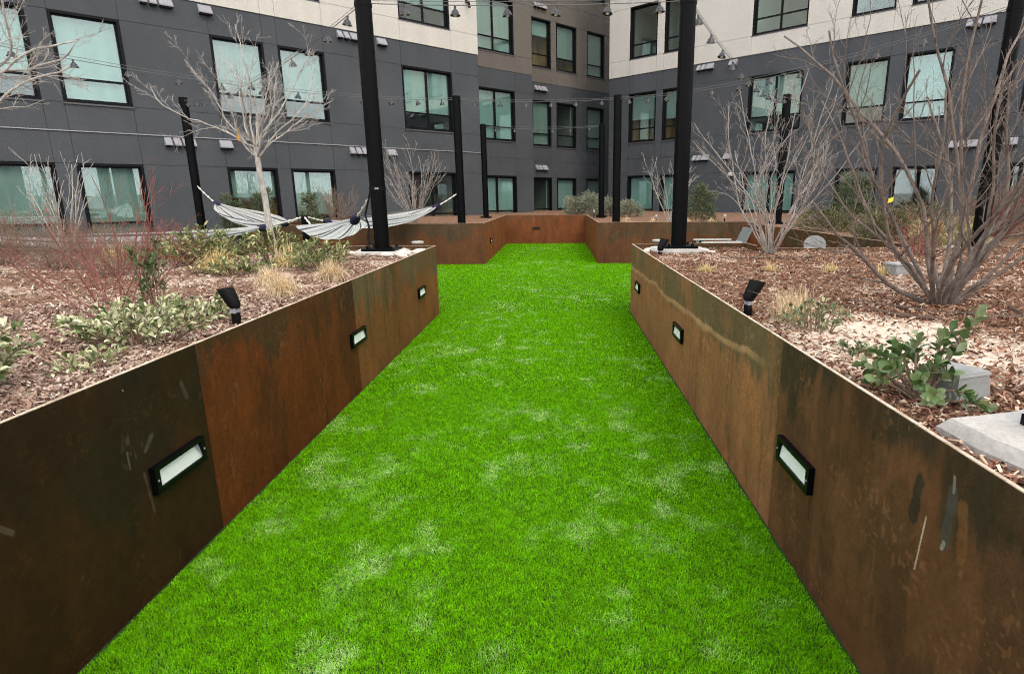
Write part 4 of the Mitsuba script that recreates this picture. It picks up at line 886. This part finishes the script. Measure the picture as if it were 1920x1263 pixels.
# ---------------------------------------------------------------- small objects in the beds
def spotlight(x, y, z, az, el, label, sc=1.0, post=.10):
    k = thing('spotlight', label, 'spotlight', 'black garden spotlights')
    zb = z_at(x, y) - .03
    mb = MB(); mb.lathe([(0, zb), (.022, zb), (.022, z - .03), (.018, z - .026), (0, z - .026)], 14, (I3, np.array([x, y, 0]))); put('stake', mb.get(), 'black_plastic', k, smooth=40)
    mb = MB(); mb.box((-.014, -.02, -.03), (.014, .02, .012), (rotz(az), np.array([x, y, z]))); put('knuckle', mb.get(), 'hood_grey', k)
    R = rotz(az) @ roty(math.pi / 2 - el)
    o = np.array([x, y, z + .012]); M = (R * sc, o)
    mb = MB(); mb.lathe([(0, -.03), (.022, -.028), (.034, -.01), (.042, .04), (.046, .085), (.046, .10), (.040, .10), (.040, .088), (0, .088)], 20, M); h = put('head', mb.get(), 'black_plastic', k, smooth=35)
    # scooped visor
    n = 20; th = np.arange(n + 1) / n * 2 * np.pi; ln = .10 + .030 * (1 + np.cos(th)) / 2
    v = np.concatenate([np.stack([.0465 * np.cos(th), .0465 * np.sin(th), 0 * th + .0985], 1), np.stack([.0460 * np.cos(th), .0460 * np.sin(th), ln], 1)]) @ M[0].T + M[1]
    q = np.arange(n); mb = MB(); mb.add(v, np.concatenate([np.stack([q, q + 1, q + n + 2], 1), np.stack([q, q + n + 2, q + n + 1], 1)])); put('visor', mb.get(), 'black_plastic', h, smooth=True)
spotlight(-1.63, 3.16, .87, math.radians(165), math.radians(62), 'black spotlight on a stake above the left wall', .82)
spotlight(1.02, 3.33, .862, math.radians(20), math.radians(58), 'black spotlight on a stake above the right wall', .86)
spotlight(1.13, 6.98, .83, math.radians(30), math.radians(58), 'black spotlight beside the white footing of the right pole', 1.0)
def path_light(x, y, label):
    k = thing('path_light', label, 'path light', 'flat capped path lights')
    mb = MB(); mb.lathe([(0, .004), (.05, .004), (.05, .012), (.02, .016), (.02, .775), (0, .775)], 14, (I3, np.array([x, y, 0]))); put('post', mb.get(), 'black_metal', k, smooth=40)
    mb = MB(); mb.lathe([(0, .775), (.075, .777), (.08, .785), (.08, .80), (.074, .806), (0, .808)], 24, (I3, np.array([x, y, 0.022]))); put('cap', mb.get(), 'chair_pale', k, smooth=40)
path_light(1.36, 8.6, 'flat pale capped path light behind the right planter corner')
path_light(-1.87, 8.6, 'flat pale capped path light behind the left planter corner')
for i_, (x, y) in enumerate(((1.10, 19.2), (2.15, 14.0), (2.5, 13.9), (3.6, 13.85))):
    k = thing('small_fixture', ['small white topped garden light at the far alcove corner', 'small white topped garden light by the middle right pole', 'small white topped garden light left of the tall right pole', 'small white topped garden light before the bushy pine'][i_], 'garden light', 'small garden lights in the far planter')
    mb = MB(); mb.lathe([(0, .76), (.014, .76), (.014, .93), (0, .93)], 10, (I3, np.array([x, y, 0]))); put('stake', mb.get(), 'black_plastic', k, smooth=40)
    mb = MB(); mb.lathe([(0, 0), (.03, .0), (.034, .05), (.02, .075), (0, .08)], 12, (rotx(.5), np.array([x, y, .93]))); put('head', mb.get(), 'chair_pale', k, smooth=40)
# pale utility box and the little grey one
def frustum(mb, w0, d0, w1, d1, h, M):
    v = np.array([[sx * w0, sy * d0, 0] for sx, sy in ((-1, -1), (1, -1), (1, 1), (-1, 1))] + [[sx * w1, sy * d1, h] for sx, sy in ((-1, -1), (1, -1), (1, 1), (-1, 1))]) @ M[0].T + M[1]
    f = [[0, 2, 1], [0, 3, 2], [4, 5, 6], [4, 6, 7]]
    for i_ in range(4): j_ = (i_ + 1) % 4; f += [[i_, j_, 4 + j_], [i_, 4 + j_, 4 + i_]]
    mb.add(v, f)
ub = thing('utility_box', 'pale grey tapered utility box behind the glossy leaved shrub', 'utility box')
zb = z_at(1.25, 1.93)
mb = MB(); frustum(mb, .078, .078, .066, .066, .108, (rotz(.35), np.array([1.27, 1.93, zb - .02]))); put('body', mb.get(), 'box_grey', ub)
mb = MB(); frustum(mb, .070, .070, .064, .064, .012, (rotz(.35), np.array([1.27, 1.93, zb + .0885]))); put('lid', mb.get(), 'box_grey', ub)
sb = thing('utility_box', 'small grey box half hidden behind the big bare shrub', 'utility box')
mb = MB(); frustum(mb, .09, .08, .085, .075, .09, (rotz(.1), np.array([2.72, 5.0, z_at(2.72, 5.0) - .01]))); put('body', mb.get(), 'box_grey', sb)
mb = MB(); frustum(mb, .095, .085, .09, .08, .012, (rotz(.1), np.array([2.72, 5.0, z_at(2.72, 5.0) + .0805]))); put('lid', mb.get(), 'box_grey', sb)
# irrigation tubing on the soil
def hose(label, pts, rad=.011):
    k = thing('irrigation_tube', label, 'hose')
    P = np.array(pts, float); t = np.linspace(0, len(P) - 1, 40); c = [np.interp(t, np.arange(len(P)), P[:, q]) for q in (0, 1)]
    for q in (0, 1): c[q] = np.convolve(np.pad(c[q], 3, 'edge'), np.ones(7) / 7, 'valid')
    z = soil_z(c[0], c[1]) + .010
    mb = MB(); mb.tube(np.stack([c[0], c[1], z], 1), rad, 7); put('tube', mb.get(), 'tube_brown', k, smooth=True)
hose('brown irrigation tube curving below the big bare shrub', [(1.75, 3.75), (1.95, 3.5), (2.1, 3.25), (2.25, 3.1), (2.45, 3.2), (2.5, 3.45)])
hose('brown irrigation tube lying on the bare sandy patch', [(1.62, 3.55), (1.78, 3.32), (1.95, 3.12)])
hose('dark tube end lying before the pale bare shrub', [(1.75, 6.5), (2.1, 6.42), (2.6, 6.4)], .012)
hose('dark tube lying near the straw tuft by the left wall', [(-2.5, 6.6), (-2.2, 6.75), (-1.95, 7.0)], .010)
# pale stones around the left pole footing
r = np.random.default_rng(171)
STL = ['largest pale stone between the left pole and the wall', 'pale stone in the far corner of the left planter', 'pale stone in front of the left pole on its wall side', 'small pale stone nearest the camera by the left wall top', 'pale stone right in the left planter end corner', 'pale stone left of the left pole', 'small pale stone directly right of the left pole', 'pale stone at the right planter corner by the spotlight', 'pale stone behind the small spotlight on the right', 'small pale stone right of the right pole pad']
for i_, (x, y, s) in enumerate(((-1.72, 7.1, .09), (-1.60, 7.35, .08), (-1.85, 6.95, .07), (-1.66, 6.85, .06), (-1.62, 7.58, .07), (-2.35, 7.25, .06), (-1.75, 7.5, .05), (1.03, 7.35, .06), (1.10, 7.55, .06), (1.75, 7.2, .05))):
    k = thing('stone', STL[i_], 'stone', 'pale stones by the pole footings')
    m = trimesh.creation.icosphere(2, 1.0); vv = m.vertices * (1 + .5 * (meshkit.fbm(m.vertices * 1.6 + i_ * 3, 3, i_)[:, None] - .5)); vv = vv * [s * r.uniform(.8, 1.5), s * r.uniform(.7, 1.1), s * .42] @ rotz(r.uniform(0, 3)).T + [x, y, z_at(x, y) + s * .2]
    scene[k] = mikit.ply((vv, m.faces), 'stone_pale', smooth=40)
# lounge chairs down on the cross path
def lounge(x, y, rz, label):
    k = thing('lounge_chair', label, 'chair', 'grey lounge chairs on the cross path'); M = (rotz(rz), np.array([x, y, 0]))
    for i_ in range(6):
        mb = MB(); mb.box((-.10 + i_ * .095, -.28, .36 - i_ * .0), (-.02 + i_ * .095, .28, .378), M); put('seat_slat', mb.get(), 'chair_grey', k)
    for i_ in range(5):
        R = rotz(rz) @ roty(.42); mb = MB(); mb.box((.0, -.27 + i_ * .11, .0), (.018, -.17 + i_ * .11, .55), (R, np.array([x, y, .36]) + rotz(rz) @ np.array([.46, 0, 0]))); put('back_slat', mb.get(), 'chair_grey', k)
    for s in (-1, 1):
        mb = MB(); mb.box((-.16, s * .33 - .05, .63), (.50, s * .33 + .05, .652), M); put('armrest', mb.get(), 'chair_pale', k)
        mb = MB(); mb.box((-.12, s * .31 - .02, .004), (-.07, s * .31 + .02, .63), M); put('leg', mb.get(), 'chair_grey', k)
        mb = MB(); mb.box((.42, s * .31 - .02, .004), (.47, s * .31 + .02, .63), M); put('leg', mb.get(), 'chair_grey', k)
lounge(2.58, 11.0, 0.0, 'grey slatted lounge chair peeping over the planter behind the pale bare shrub')
# round grey table on the cross path, its top tilted up
rt = thing('round_table', 'round grey tilting table top showing over the right planter edge', 'table')
M = (rotx(.95) @ roty(-.25), np.array([3.72, 9.2, .70]))
mb = MB(); mb.lathe([(0, -.008), (.15, -.008), (.155, 0), (.15, .008), (0, .008)], 28, M); put('table_top', mb.get(), 'chair_grey', rt)
mb = MB(); mb.lathe([(0, .004), (.13, .004), (.13, .012), (.02, .02), (.02, .68), (0, .68)], 16, (I3, np.array([3.72, 9.2, 0]))); put('pedestal', mb.get(), 'chair_grey', rt)

# ---------------------------------------------------------------- unseen towers added behind the camera, shaped for reflections in the left panes
nb = thing('neighbouring_building', 'unseen plain grey towers added behind the camera to shape the window reflections', 'building')
for y0, y1, hh in ((-31.5, -28.4, 9.5), (-19.75, -18.5, 9.5), (-18.1, -16.75, 9.5)):
    hw_ = (y1 - y0) * .41; M = (np.array([[.82, .57, 0], [-.57, .82, 0], [0, 0, 1.0]]), np.array([40, (y0 + y1) / 2, 0]))
    mb = MB(); mb.box((0, -hw_, -.02), (12, hw_, hh), M); nw = put('wall', mb.get(), 'stucco_dark', nb)
    mb = MB(); mb.box((-.05, -hw_ - .05, hh + .002), (12.05, hw_ + .05, hh + .3), M); put('roof', mb.get(), 'joint_backing', nb)
    for z0 in (1.0, 4.0, 7.0):
        mb = MB(); mb.box((-.04, -hw_ + .3, z0), (-.004, hw_ - .3, z0 + 1.6), M); put('window', mb.get(), 'window_frame', nb)

# ---------------------------------------------------------------- hills far behind, seen mirrored in the panes
th = np.linspace(-2.6, 0.9, 160)
pts = []
for a in th:
    hgt = 1 + 6 * meshkit.fbm(np.array([a * 6.0, 1.0, 0.0]), 4, 2) + 2 * meshkit.noise(np.array([a * 25, 2.0, 0.0]))
    for rr, hh in ((620, -1.0), (690, hgt * .55), (760, hgt), (860, hgt * .4)):
        pts.append((rr * math.cos(a), rr * math.sin(a), hh))
n = len(th); q = (np.arange(n - 1)[:, None] * 4 + np.arange(3)[None]).ravel()
struct('hills', (np.array(pts), np.concatenate([np.stack([q, q + 4, q + 5], 1), np.stack([q, q + 5, q + 1], 1)])), 'hillside', smooth=True)
